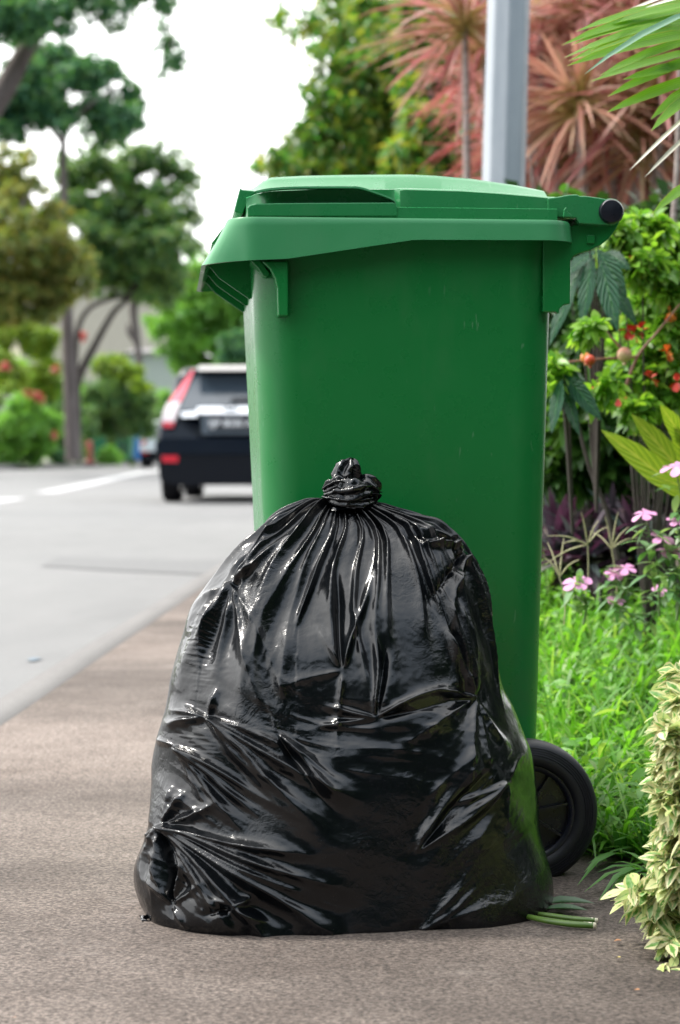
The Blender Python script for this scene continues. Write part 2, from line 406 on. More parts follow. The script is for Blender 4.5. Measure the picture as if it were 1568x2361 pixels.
# folds drawn tight from pinch points: (x, y, [(angle deg, length, w0, spread, amp mm)])  angle 0 = right, 90 = down
CRUMPLE = [(455, 1480, 70, 150, .015, .085), (430, 1700, 80, 60, .01, .08), (500, 1780, 80, 60, .04, .02), (1030, 1245, 70, 35, .03, .05), (1190, 1740, 45, 60, .04, .03),
 (700, 1570, 130, 40, .035, .02), (1075, 1560, 40, 60, .04, .03), (560, 2110, 70, 30, .04, .03), (640, 1450, 40, 90, .03, .0), (430, 1850, 50, 40, .04, .04), (880, 1600, 60, 60, .03, .01)]
STARS = [
 (374, 1902, [(12, 420, 5, .045, 7), (19, 560, 5, .05, 8), (27, 500, 4, .04, 6), (35, 640, 5, .05, 8), (44, 620, 5, .05, 8), (54, 420, 5, .05, 6), (66, 300, 5, .05, 4), (84, 240, 5, .05, -8), (100, 190, 4, .08, 5),
              (118, 170, 4, .09, 5), (138, 120, 4, .09, 4), (-58, 110, 4, .10, 6), (-78, 120, 4, .1, 4), (-22, 160, 5, .06, 5)]),
 (535, 1345, [(-38, 230, 4, .06, 6), (-52, 240, 4, .05, 7), (-62, 220, 4, .05, -6), (150, 120, 5, .12, 4), (118, 260, 5, .08, 6), (100, 300, 5, .06, 4), (78, 360, 5, .05, 4), (64, 420, 5, .05, 3)]),
 (478, 1655, [(42, 430, 6, .07, 9), (52, 330, 5, .06, 6), (30, 520, 6, .05, 6), (18, 330, 5, .06, 4), (190, 90, 5, .12, 6), (165, 110, 5, .12, 6), (-70, 90, 4, .1, 5), (210, 80, 4, .1, 4)]),
 (405, 1720, [(38, 360, 5, .06, 6), (50, 330, 5, .06, 6), (28, 420, 6, .05, 5), (62, 200, 5, .07, 5), (200, 60, 4, .1, 4)]),
 (790, 1545, [(-96, 330, 5, .05, -6), (-75, 320, 5, .04, 5), (-118, 160, 5, .06, 3), (165, 200, 5, .08, 2), (92, 240, 5, .04, 3)]),
 (866, 1655, [(-92, 230, 4, .03, 7), (-84, 200, 4, .05, -5), (195, 150, 4, .06, 4), (170, 200, 5, .06, 3), (-25, 260, 5, .05, 4), (-15, 260, 5, .05, -3)]),
 (1105, 1605, [(-122, 210, 4, .05, 7), (-112, 300, 4, .04, -5), (186, 130, 4, .06, 5), (-100, 320, 4, .05, 5), (95, 300, 5, .06, 4), (60, 170, 4, .07, 4), (150, 300, 5, .05, 3)]),
 (960, 1970, [(-58, 300, 5, .06, 4), (-48, 320, 5, .05, -3), (-38, 320, 5, .05, 3.5), (-72, 260, 5, .05, 2.5)]),
 (968, 2155, [(-38, 320, 5, .05, 3), (-50, 240, 5, .05, 2.5), (-22, 280, 5, .05, 2.5)]),
 (385, 2085, [(-86, 180, 4, .06, -7), (-68, 120, 4, .07, 5), (-105, 130, 4, .07, 4), (-125, 90, 4, .08, 4), (-30, 120, 4, .08, 3), (55, 90, 4, .1, 4)]),
 (1070, 1262, [(-158, 190, 4, .05, 3), (-167, 200, 4, .04, -2), (-145, 120, 4, .06, 2.5), (185, 130, 4, .08, 5), (100, 260, 4, .05, 4), (120, 180, 4, .06, -4)]),
 (1170, 1800, [(-60, 120, 4, .08, 2), (140, 200, 4, .06, 3), (125, 260, 4, .06, -2), (155, 170, 4, .07, 2.5), (95, 220, 4, .05, 2)]),
 (640, 1690, [(45, 260, 5, .06, 7), (58, 240, 5, .05, -5), (36, 240, 5, .05, 5), (-110, 120, 5, .08, 3)]),
 (540, 2090, [(-30, 60, 5, .2, 5), (30, 90, 5, .15, 5), (160, 90, 5, .12, -4), (200, 60, 5, .1, 4)]),
]
def smst(x, a, b):
    t = np.clip((x - a) / (b - a), 0, 1); return t * t * (3 - 2 * t)
def bag_disp(P, t, NV, NU, seed=3):
    rs = np.random.RandomState(seed)
    n = gridnormals(P); X, Y = proj(P); front = np.clip(-n[..., 1] * 2.5, 0, 1)
    D = 0.012 * perlin(P * 6.5 + 3) + 0.008 * perlin(P * 13 + 40)
    # gathers under the knot
    u = np.arange(NU) / NU; base = 0
    s = (t - t[0])[:, None]
    K = 38; cen = (np.arange(K) + rs.uniform(-.42, .42, K)) / K
    for k in range(K):
        wob = 0.010 * np.sin(s * rs.uniform(8, 20) + rs.uniform(0, 6))
        d = (u[None, :] - cen[k] - wob * smst(s, .02, .2) + .5) % 1 - .5
        ln = rs.uniform(.16, .40) if rs.rand() < .72 else rs.uniform(.05, .12)
        if .60 < cen[k] < .90: ln = rs.uniform(.24, .50)
        wv = (.0075 * rs.choice([.55, .8, 1.2, 1.9])) * (.55 + .9 * smst(s, .02, .2))
        env = smst(s, 0.0, .02) * (1 - smst(s, ln * .55, ln)); amp = rs.uniform(.6, 1.3) * .0125
        dd = np.where(d > 0, d * rs.uniform(.7, 1.4), d * rs.uniform(.7, 1.4)); pr = np.exp(-np.abs(dd / wv) ** 1.15) - .40 * np.exp(-(d / wv / 3) ** 2)
        D = D + env * amp * pr * (np.abs(d) < .06)
    for (x0, y0, rays) in STARS:
        for (ang, ln, w0, sprd, amp) in rays:
            c_, s_ = math.cos(R(ang)), math.sin(R(ang)); tx = (X - x0) * c_ + (Y - y0) * s_; sy = -(X - x0) * s_ + (Y - y0) * c_
            sy = sy + .03 * ln * np.sin(tx / ln * rs.uniform(2, 4) + rs.uniform(0, 6)) * smst(tx, 0, ln * .5)
            wd = w0 * 1.0 + sprd * .85 * np.maximum(tx, 0)
            env = smst(tx, -6, 26) * (1 - smst(tx, ln * .45, ln))
            D = D + front * env * amp * 2.3e-3 * (np.exp(-np.abs(sy / wd) ** 1.3) - .25 * np.exp(-(sy / wd / 2.6) ** 2))
        r = np.hypot(X - x0, Y - y0); D = D - front * .0022 * np.exp(-(r / 26) ** 2)
    # long slack folds, swung down to the right on the left half and up to the right on the right half
    for (x0, y0, rx, ry, ang, wl, ll, amp, sd_) in ((560, 1900, 230, 280, 33, 60, 420, .0062, 1.), (1110, 1900, 160, 280, -52, 54, 380, .0052, 5.), (820, 1720, 260, 110, 12, 50, 300, .0034, 9.), (1060, 1420, 90, 170, 75, 40, 260, .0048, 13.),
                                          (600, 1420, 110, 150, 112, 46, 300, .0030, 17.), (820, 2020, 190, 130, 15, 60, 400, .0022, 21.), (340, 2000, 60, 130, 95, 26, 200, .004, 23.)):
        g = np.exp(-(((X - x0) / rx) ** 2 + ((Y - y0) / ry) ** 2) ** 1.5); c_, s_ = math.cos(R(ang)), math.sin(R(ang))
        al = (X * c_ + Y * s_) / ll; ac = (-X * s_ + Y * c_) / wl
        q = np.stack([al * .7, ac + .18 * np.sin(al * 4 + sd_), 0 * al + sd_ * 3.7], -1)
        rr_ = np.clip(1 - 3.0 * np.abs(perlin(q)), 0, 1) ** 1.6; q2 = np.stack([al * .9 + 3, ac * 2.3 + .3, 0 * al + sd_], -1); r2_ = np.clip(1 - 3.0 * np.abs(perlin(q2)), 0, 1) ** 1.5
        D = D + front * g * amp * (rr_ * 1.0 + .32 * r2_ - .35)
    edge = np.minimum(smst(s, 0, .012), 1 - smst(s, t[-1] - .015, t[-1]))
    return D * edge, n, X, Y, front
def relax(X, B, Nb, ru, rv, rd1, rd2, lo, hi, iters, bend=.06, stiff=.5, att=.01):
    NV, NU, _ = X.shape; X = X.astype(np.float32); B = B.astype(np.float32); Nb = Nb.astype(np.float32)
    pinned0 = X[0].copy(); pinned1 = X[-1].copy()
    def solve(A, Bv, rest, k):
        d = Bv - A; l = np.sqrt((d * d).sum(-1)) + 1e-9; c = (k * .5 * (1 - rest / l))[..., None] * d
        return c
    def ring(x): return np.concatenate([x, x[:, :2]], 1)
    for it in range(iters):
        for par in (0, 1):
            j = np.arange(par, NU, 2); j2 = (j + 1) % NU
            c = solve(X[:, j], X[:, j2], ru[:, j], stiff); X[:, j] += c; X[:, j2] -= c
            c = solve(X[par:-1:2], X[par + 1::2][:len(X[par:-1:2])], rv[par:: 2][:len(X[par:-1:2])], stiff)
            X[par:-1:2] += c; X[par + 1::2][:len(c)] -= c
            a = X[par:-1:2]; m = len(a)
            b = np.roll(X[par + 1::2][:m], -1, 1); c = solve(a, b, rd1[par::2][:m], stiff * .7); X[par:-1:2] += c; X[par + 1::2][:m] -= np.roll(c, 1, 1)
            a = X[par:-1:2]
            b = np.roll(X[par + 1::2][:m], 1, 1); c = solve(a, b, rd2[par::2][:m], stiff * .7); X[par:-1:2] += c; X[par + 1::2][:m] -= np.roll(c, -1, 1)
        lap = (np.roll(X, 1, 1) + np.roll(X, -1, 1)) * .5 - X; X += bend * lap
        X[1:-1] += bend * ((X[:-2] + X[2:]) * .5 - X[1:-1])
        d = X - B; o = (d * Nb).sum(-1, keepdims=True); X += Nb * (np.clip(o, lo, hi) - o); X -= att * (d - o * Nb)
        X[0] = pinned0; X[-1] = pinned1; X[..., 2] = np.maximum(X[..., 2], .0015)
    return X
def bag_build():
    NU, NV = 400, 262
    P, t = bag_rings(NV, NU)
    def rests(P, t, n, Xp, Yp, front):
        s = (t - t[0])[:, None]
        eu = -.006 + .16 * np.exp(-(s / .05) ** 1.0)
        ev = -.004 + 0 * eu
        # loose crumpled zones
        for (x0, y0, rx, ry, a, b_) in CRUMPLE:
            g = np.exp(-((Xp - x0) / rx) ** 2 - ((Yp - y0) / ry) ** 2) * front; eu = eu + a * g; ev = ev + b_ * g
        sh = .006 * np.tanh((760 - Xp) / 160) * smst(Yp, 1500, 1800) * front
        dU = np.linalg.norm(np.roll(P, -1, 1) - P, axis=2) * (1 + eu)
        dV = np.linalg.norm(P[1:] - P[:-1], axis=2) * (1 + ev[1:] * np.ones_like(P[1:, :, 0]))
        d1 = np.linalg.norm(np.roll(P[1:], -1, 1) - P[:-1], axis=2) * (1 + (eu * .5 + ev * .5)[1:] + sh[1:])
        d2 = np.linalg.norm(np.roll(P[1:], 1, 1) - P[:-1], axis=2) * (1 + (eu * .5 + ev * .5)[1:] - sh[1:])
        return [a.astype(np.float32) for a in (dU, dV, d1, d2)]
    D, n, Xp, Yp, front = bag_disp(P, t, NV, NU)
    B = P + n * D[..., None]
    r = rests(B, t, n, Xp, Yp, front)
    X0 = B + n * (.0010 * ridged(P * 45, 2))[..., None]
    lo, hi = -.003, .004
    X1 = relax(X0, B, n, *r, lo, hi, 150, bend=.05)
    # refine x2
    def up(A):
        A = np.asarray(A, float); k = A.shape[1]; out = np.zeros((A.shape[0] * 2 - 1, k * 2) + A.shape[2:])
        h = (-np.roll(A, 1, 1) + 9 * A + 9 * np.roll(A, -1, 1) - np.roll(A, -2, 1)) / 16
        E_ = np.empty((A.shape[0], k * 2) + A.shape[2:]); E_[:, ::2] = A; E_[:, 1::2] = h
        out[::2] = E_; out[1::2] = (E_[1:] + E_[:-1]) / 2; return out
    P2, t2_ = bag_rings(2 * NV - 1, 2 * NU); t2 = np.interp(np.arange(2 * NV - 1) / 2, np.arange(NV), t); D2, n2, Xp2, Yp2, f2 = bag_disp(P2, t2_, 2 * NV - 1, 2 * NU); t2 = t2_; B2 = P2 + n2 * D2[..., None]
    r2 = rests(B2, t2, n2, Xp2, Yp2, f2)
    X1u = B2 + up(X1 - B) + n2 * (.0003 * perlin(P2 * 160))[..., None]
    X2 = relax(X1u, B2, n2, *r2, lo - .001, hi + .001, 50, bend=.035)
    for _ in range(2): X2[1:-1] = X2[1:-1] * .6 + .1 * (np.roll(X2, 1, 1) + np.roll(X2, -1, 1))[1:-1] + .1 * (X2[:-2] + X2[2:])
    return X2
def bag_mat():
    m = Mat('black_polythene')
    n1 = m.noise(30, 4, .6, dist=1.2); n2 = m.noise(9, 3, .5, stretch=(1, 1, .5), dist=.6)
    r1 = m.math('ABSOLUTE', m.math('SUBTRACT', n1, .5))
    n3 = m.noise(85, 3, .6, dist=1.5); r3 = m.math('ABSOLUTE', m.math('SUBTRACT', n3, .5))
    mask = m.ramp(m.noise(7, 3), [(.46, 0.03), (.64, 1)])
    h = m.math('ADD', m.math('MULTIPLY', r1, m.math('MULTIPLY', mask, .9)), m.math('MULTIPLY', m.math('MULTIPLY', r3, .45), mask))
    m.bump(h, .6, .005)
    sm = m.noise(12, 5); sp_ = m.noise(500, 2, .7)
    m.set(col=m.mix(m.ramp(sp_, [(.66, 0), (.74, .25)]), (.0022, .003, .004), (.12, .12, .12)), rough=m.ramp(sm, [(.3, .13), (.75, .23)]), spec=.50)
    return m.m
BAGM = bag_mat()
bagE = empty('rubbish_bag', (0.015, 2.47, 0), 0, 'full black plastic rubbish bag tied in a knot, in front of the green bin', 'rubbish bag')
def to_local(V, e): return np.asarray(V) - np.array(e.location)
X = bag_build(); nv, nu, _ = X.shape
Vb = X.reshape(-1, 3); Fb = grid_faces(nv, nu, True)
# flat base
last = X[-1]; cen = last.mean(0); rings = []
for k in (0.9, 0.6, 0.2): rr = cen + (last - cen) * k; rr[:, 2] = .001; rings.append(rr)
allr = np.concatenate([X, np.array(rings)], 0)
me = npmesh('sack', to_local(allr.reshape(-1, 3), bagE), grid_faces(allr.shape[0], nu, True)[:, ::-1])
link('sack', me, BAGM, bagE)
# the knot: twisted tail, side lobe and the wrap round the neck
def lump(path, rad, nu, nv, amp, fr, seed, flat=(1, 1), pole=.35):
    P = catmull(path, nv); rad = np.interp(np.linspace(0, len(rad) - 1, nv), np.arange(len(rad)), rad)
    Vt, F = tube_np(P, 1.0, nu); Vt = Vt.reshape(nv, nu, 3); dr = Vt - P[:, None]
    Vt = P[:, None] + dr * rad[:, None, None] * np.array([1, flat[1], 1])
    q = Vt + seed
    tw = np.linspace(0, 1, nv)[:, None]; a = np.linspace(0, 2 * np.pi, nu, endpoint=False)[None, :]
    fold = np.cos(a * 5 + tw * 3 + 3 * perlin(q * 22)) * .5
    d = (ridged(q * fr, 2) - .85) * .7 + fold * 1.2 - .35
    Vt = Vt + dr * (d * amp)[..., None]
    return Vt.reshape(-1, 3), F
def kp(x, y, dy=0): v = W(x, y, 2.49 + dy); return (v.x, v.y, v.z)
A = Acc()
A.add(*lump([kp(803, 1156), kp(800, 1135), kp(797, 1112), kp(800, 1088), kp(808, 1068), kp(812, 1055)], [.017, .018, .0175, .018, .0175, .013, .003], 120, 130, .0050, 42, 3.1, (1, .8)))
A.add(*lump([kp(752, 1140, -.008), kp(775, 1132, -.016), kp(805, 1134, -.022), kp(838, 1128, -.02), kp(858, 1122, -.006)], [.006, .010, .0125, .015, .014, .006, .001], 90, 120, .0045, 45, 8.4))
A.add(*lump([kp(745, 1128, -.006), kp(762, 1118, -.014), kp(785, 1112, -.02), kp(800, 1122, -.022)], [.003, .007, .008, .006, .002], 70, 90, .0035, 50, 5.4))
A.add(*lump([kp(832, 1104, .002), kp(850, 1112, -.002), kp(862, 1135, 0), kp(850, 1158, .002)], [.005, .011, .0125, .010, .004], 80, 100, .003, 45, 1.2))
A.add(*lump([kp(748, 1143, -.004), kp(772, 1150, -.022), kp(806, 1156, -.028), kp(842, 1156, -.018), kp(860, 1150, 0)], [.004, .0065, .007, .0065, .003], 60, 110, .0026, 60, 2.2))
A.add(*lump([kp(806, 1172, .0), kp(805, 1160, .0), kp(804, 1148, 0)], [.034, .024, .017], 120, 50, .0045, 60, 4.2))
me = A.mesh('knot'); V = np.array([v.co[:] for v in me.vertices]); me.vertices.foreach_set('co', to_local(V, bagE).astype(np.float32).ravel()); me.update()
link('knot', me, BAGM, bagE)
# loose corner of plastic poking out at the lower left
g = np.zeros((26, 40, 3))
for i in range(26):
    for j in range(40):
        x = 322 + 84 * j / 39; y = 2112 + (i / 25) * (32 + 10 * math.sin(j / 39 * 3.1)); v = W(x + i * .6, y, 2.385 - i / 25 * .04); g[i, j] = v
g[..., 2] = np.maximum(g[..., 2], .002); gn = .005 * ridged(g * 70, 2); g[..., 1] -= gn; g[..., 2] += np.maximum(gn, 0) * .5
g[..., 2] = np.maximum(g[..., 2], .002)
me = npmesh('loose_corner', to_local(g.reshape(-1, 3), bagE), grid_faces(26, 40, False)); link('loose_corner', me, BAGM, bagE)
# ================================================================ wheelie bin
BO = Vector((0.083, 2.82, 0)); BYAW = R(5.0)
def LP(x, y, yl):
    """local (x, z) in the bin's frame of a point on its plane local-y = yl"""
    r = ray(x, y); nx, ny = -math.sin(BYAW), math.cos(BYAW)
    t = (yl + nx * BO.x + ny * BO.y) / (r.x * nx + r.y * ny)
    px, py, pz = r.x * t - BO.x, r.y * t - BO.y, CAMH + r.z * t
    return (px * math.cos(BYAW) + py * math.sin(BYAW), pz)
def plastic(name, a, b, rough=.28, scr=True):
    m = Mat(name); f = m.noise(5, 4); c = m.mix(f, a, b)
    d = m.noise(14, 6, .7, stretch=(1, 1, .35)); c = m.mix(m.math('MULTIPLY', m.ramp(d, [(.52, 0), (.75, 1)]), .07), c, (.20, .24, .18))
    sc1 = m.noise(22, 2, .5, stretch=(6, 1, 1.2), dist=.3); sc2 = m.noise(6, 3); k_ = m.math('MULTIPLY', m.ramp(sc1, [(.70, 0), (.73, 1)]), m.ramp(sc2, [(.5, 0), (.6, .30)])); c = m.mix(k_, c, (.16, .30, .18))
    dsz = m.n('ShaderNodeSeparateXYZ'); tcz = m.n('ShaderNodeTexCoord'); m.l(tcz.outputs['Object'], dsz.inputs[0]); gm = m.n('ShaderNodeMapRange'); m.l(dsz.outputs[2], gm.inputs['Value']); gm.inputs['From Min'].default_value = .45; gm.inputs['From Max'].default_value = .02; c = m.mix(m.math('MULTIPLY', gm.outputs[0], m.ramp(m.noise(9, 6, .7), [(.45, 0), (.7, .5)])), c, (.10, .085, .06))
    m.set(col=c, rough=m.ramp(m.noise(20, 5, .6), [(.3, rough - .05), (.75, rough + .1)]), spec=.38)
    m.bump(m.noise(420, 3, .6), .10, .0008); return m.m
GR = plastic('green_moulded_plastic', (.005, .150, .030), (.008, .172, .037))
GR2 = plastic('green_lid_plastic', (.014, .165, .048), (.026, .20, .068), .26)
GR3 = plastic('green_rim_plastic_scuffed', (.028, .20, .068), (.050, .245, .10), .30)
BLK = simple('black_rubber', (.005, .0055, .009), .5, var=.25, vs=30)
BLP = simple('black_plastic_cap', (.006, .007, .013), .3, var=.2, vs=20)
binE = empty('wheelie_bin', BO, BYAW, 'large green plastic wheelie bin with closed lid behind the black rubbish bag', 'wheelie bin')
def rrect(x0, x1, hy, r, n=10, z=0.0):
    pts = []
    for cx_, cy_, a0 in ((x1 - r, hy - r, 0), (x0 + r, hy - r, 90), (x0 + r, -hy + r, 180), (x1 - r, -hy + r, 270)):
        for k in range(n + 1):
            a = R(a0 + 90 * k / n); pts.append((cx_ + r * math.cos(a), cy_ + r * math.sin(a), z))
    return np.array(pts)
# body: tapering, rounded corners
def lx(x, y, yl): return LP(x, y, yl)[0]
top_l, top_r = lx(578, 640, -.2), lx(1288, 640, -.205); bl, br = lx(645, 1960, -.17), lx(1243, 1960, -.175)
zt_, zb_ = .872, .035
rings = []
for k in range(26):
    f = k / 25; z = zt_ + (zb_ - zt_) * f
    x0 = top_l + (bl - top_l) * f; x1 = top_r + (br - top_r) * f; hy = .207 + (.168 - .207) * f
    rings.append(rrect(x0, x1, hy - .0025 * math.sin(math.pi * f) * 0, .055 - .01 * f, 12, z))
for k, ins in enumerate((.006, .02, .05)):
    z = zb_ - (.012, .018, .020)[k]; rings.append(rrect(bl + ins, br - ins, .168 - ins, max(.01, .045 - ins * .5), 12, z))
V = np.concatenate(rings); nr = len(rings); nc = len(rings[0])
o = link('bin_body', npmesh('bin_body', V, grid_faces(nr, nc, True)[:, ::-1]), GR, binE)
bm = bmesh.new(); bm.from_mesh(o.data); bm.verts.ensure_lookup_table(); bm.faces.new([bm.verts[(nr - 1) * nc + i] for i in range(nc)]); bm.to_mesh(o.data); bm.free(); o.data.polygons.foreach_set('use_smooth', [True] * len(o.data.polygons))
BODY = o
# rim: deep skirt hanging from a flat flange, lower towards the front
RHY = .236
rx0, rx1 = lx(523, 520, -RHY), lx(1328, 520, -RHY); rz_top = LP(900, 500.5, -RHY)[1]
zbr = LP(1200, 553, -RHY)[1]; zmid = LP(955, 553, -RHY)[1]; zbl = LP(661, 597, -RHY)[1]; zbf = LP(499, 601.5, -RHY)[1]
xk, xa = lx(955, 553, -RHY), lx(661, 597, -RHY)
xstep = lx(499, 570, -RHY); ztip = LP(466, 645, 0)[1]; xtip = lx(465, 640, -.05)
N_ = 14
base = rrect(rx0, rx1, RHY, .042, N_)
def densify(P, mx=.012):
    out = []
    for a, b in zip(P, np.roll(P, -1, 0)):
        k = max(1, int(np.linalg.norm(b - a) / mx)); out += [a + (b - a) * i / k for i in range(k)]
    return np.array(out)
base = densify(base); m_ = len(base)
def zbot(x): 
    return float(np.interp(x, [rx0, xa, xk, rx1], [zbf, zbl, zmid, zbr]))
cx_ = (rx0 + rx1) / 2
inner = rrect(top_l - .001, top_r + .001, .2065, .056, N_)
def scaled(P, ins):
    q = P.copy(); nrm = np.stack([np.roll(P[:, 1], -1) - np.roll(P[:, 1], 1), -(np.roll(P[:, 0], -1) - np.roll(P[:, 0], 1))], 1); nrm /= np.linalg.norm(nrm, axis=1, keepdims=True) + 1e-9
    q[:, :2] -= nrm * ins; return q
rows = []
frontf = np.array([smooth01((rx0 + .06 - p[0]) / .03) * smooth01((RHY - abs(p[1]) - .004) / .018) for p in base])       # 1 on the front face
zb = np.array([zbot(p[0]) for p in base]); zb = zb * (1 - frontf) + (zbf - (zbf - ztip) * .75 * (frontf)) * frontf
def row(ins, z, flare=0):
    q = scaled(base, ins); q[:, 2] = z; q[:, 0] -= flare * frontf; rows.append(q)
FL = rx0 - xtip
row(.034, rz_top - .006); row(.012, rz_top - .001); row(.002, rz_top - .001); row(0, rz_top - .004)
for k in range(1, 7):
    f = k / 6; z = (rz_top - .004) + (zb - (rz_top - .004)) * f; row(-.003 * f, z, FL * f ** 1.15)
row(.0005, zb, FL - .002)
for k in (5, 3, 1): f = k / 6; z = (rz_top - .004) + (zb - (rz_top - .004)) * f; row(.003 - .003 * f, z - .001, FL * f ** 1.15 - .004 * f)
row(.010, rz_top - .010); row(.034, rz_top - .012)
V = np.concatenate(rows)
o = link('rim', npmesh('rim', V, grid_faces(len(rows), m_, True)), GR3, binE); autosmooth(o, 38)
# comb teeth on the front lip
bm = bmesh.new()
for k in range(17):
    y = -.185 + .37 * k / 16
    bm = bmesh.new()
    for s in (1,):
        pts = [(rx0 - .003, rz_top - .010), (rx0 - FL * .5 - .004, rz_top - .5 * (rz_top - ztip)), (rx0 - FL * .5 + .003, rz_top - .5 * (rz_top - ztip) - .003), (rx0 + .004, rz_top - .012)]
        prism(bm, pts, y - .004, y + .004)
    bmobj('comb_tooth', bm, GR, BODY, False)
# stiffening webs between lip and body
bm = bmesh.new()
wx, wz = LP(571, 686, -.2)
for y, dz in ((-.12, 0), (0, 0), (.12, 0)):
    bm = bmesh.new(); prism(bm, [(xtip + .004, ztip + .012), (xtip + .012, ztip + .004), (wx - .035, ztip - .008), (wx + .006, wz + .004), (wx + .03, wz + .02), (wx + .03, rz_top - .02), (rx0 + .01, rz_top - .02)], y - .0015, y + .0015)
    bmobj('lip_web', bm, GR, BODY, False)
# side bracket near the front corner: two curved fins and a foot
def yside(z): f = (zt_ - z) / (zt_ - zb_); return -(.207 + (.168 - .207) * f)
bm = bmesh.new()
P_ = [LP(a, b, -.222) for a, b in ((604, 603), (622, 620), (634, 642), (639, 665), (641, 729), (664, 729), (664, 603))]
prism(bm, P_, -.226, -.190)
bmobj('side_bracket', bm, GR, BODY, False, bevel=.0018)
bm = bmesh.new()
P_ = [LP(a, b, -.205) for a, b in ((578, 602), (594, 618), (606, 636), (614, 640), (622, 632), (600, 602))]
prism(bm, P_, -.212, -.15); bmobj('front_gusset', bm, GR, BODY, False, bevel=.001)
# rear bracket carrying the hinge bar
HY = .200
def pl(pts, yl): return [LP(a, b, yl) for a, b in pts]
bar = LP(1408, 488, -HY - .012); br_ = .0168
for s in (-1, 1):
    bm = bmesh.new()
    pts = pl(((1252, 540), (1329, 518), (1345, 512), (1431, 505), (1420, 528), (1404, 550), (1386, 564), (1362, 576), (1338, 583), (1322, 590), (1316, 600), (1315, 700), (1303, 702), (1298, 704), (1291, 712), (1288, 723), (1280, 719), (1252, 719)), -.196)
    prism(bm, pts, s * .196, s * .180)
    o = bmobj('hinge_bracket', bm, GR, binE, False, bevel=.0015)
    bm = bmesh.new(); c0 = LP(1361, 552, -.196); bx(bm, (c0[0], s * .197, c0[1]), (.011, .006, .011)); bmobj('stud', bm, GR, o, False, bevel=.001)
# body back rib hugging the bracket
bm = bmesh.new(); lathe(bm, [(br_ * .93, -HY - .004), (br_ * .93, HY + .004)], (bar[0], 0, bar[1]), 'Y', 32); bmobj('hinge_bar', bm, GR, binE)
for s in (-1, 1):
    bm = bmesh.new(); y = s * (HY + .004)
    y = s * (HY + .0125); lathe(bm, [(br_ * .3, y - s * .002), (br_ * .97, y - s * .002), (br_ * .97, y + s * .003), (br_ * .86, y + s * .006), (br_ * .45, y + s * .007), (0.0002, y + s * .0075)], (bar[0], 0, bar[1]), 'Y', 40)
    bmobj('bar_cap', bm, BLP, binE)
# -------- lid
LHY = .221
lidm = GR2
lidE = empty('lid'); lidE.parent = binE
bottom = rz_top + .0005
def zl(x, y, yl=-LHY): return LP(x, y, yl)
# main lid pan: sections along x; each section goes from near edge up, over the crown and down
sh_pts = [zl(a, b, -.19) for a, b in ((572, 452), (588, 444), (640, 440), (720, 437), (850, 435.5), (914, 436), (1060, 440), (1150, 446), (1230, 453), (1268, 457), (1290, 455), (1330, 449))]
cr_pts = [LP(a, b, -.10) for a, b in ((578, 441), (600, 423), (622, 412), (700, 408), (800, 406), (940, 405), (1000, 408), (1080, 415), (1180, 430), (1230, 440), (1268, 450), (1330, 449.5))]
shx, shz = np.array(sh_pts).T; crx, crz = np.array(cr_pts).T
x_front, x_rear = zl(570, 480, -.205)[0], zl(1285, 480)[0]
xs = np.linspace(x_front, x_rear, 70)
zled = LP(1100, 478.5, -LHY)[1]
rows = []
for x in xs:
    zs = np.interp(x, shx, shz); zc = max(np.interp(x, crx, crz), zs + .0015)
    e = smooth01((x - x_front) / .03); hy = LHY * 1.0; rr = (1 - e) * .018
    rec = smooth01((lx(905, 460, -.2) + .012 - x) / .012)     # hand recess zone is set in
    ins = .0125 + .0 * rec
    sec = [(-hy + rr, bottom), (-hy + rr, zled - .001), (-hy + rr + .003, zled), (-hy + rr + .008, zled + .0005), (-hy + rr + ins - .001 + .014 * rec, zled + .001), (-hy + rr + ins + .016 * rec, zs - .003 - .006 * rec),
           (-hy + rr + ins + .003 + .013 * rec, zs - .001 - .006 * rec * 0), (-hy + rr + ins + .006 + .013 * rec, zs)]
    yw = hy - rr - ins - .008
    sec += [(-.168, zs + .001), (-.160, zs + .002), (-.135, zc - .25 * (zc - zs)), (-.125, zc - .06 * (zc - zs)), (-.110, zc), (-.05, zc + .0012), (0, zc + .0016)]
    full = sec + [(-a, b) for a, b in sec[-2::-1]]
    rows.append([(x, a, b) for a, b in full])
V = np.array(rows); k = V.shape[1]
pan = link('lid_pan', npmesh('lid_pan', V.reshape(-1, 3), grid_faces(len(xs), k, False)), lidm, lidE)
bm = bmesh.new(); bm.from_mesh(pan.data); bm.verts.ensure_lookup_table()
for r0 in (0, len(xs) - 1): bm.faces.new([bm.verts[r0 * k + i] for i in range(k)])
bmesh.ops.recalc_face_normals(bm, faces=bm.faces); bm.to_mesh(pan.data); bm.free(); pan.data.polygons.foreach_set('use_smooth', [True] * len(pan.data.polygons)); autosmooth(pan, 32)
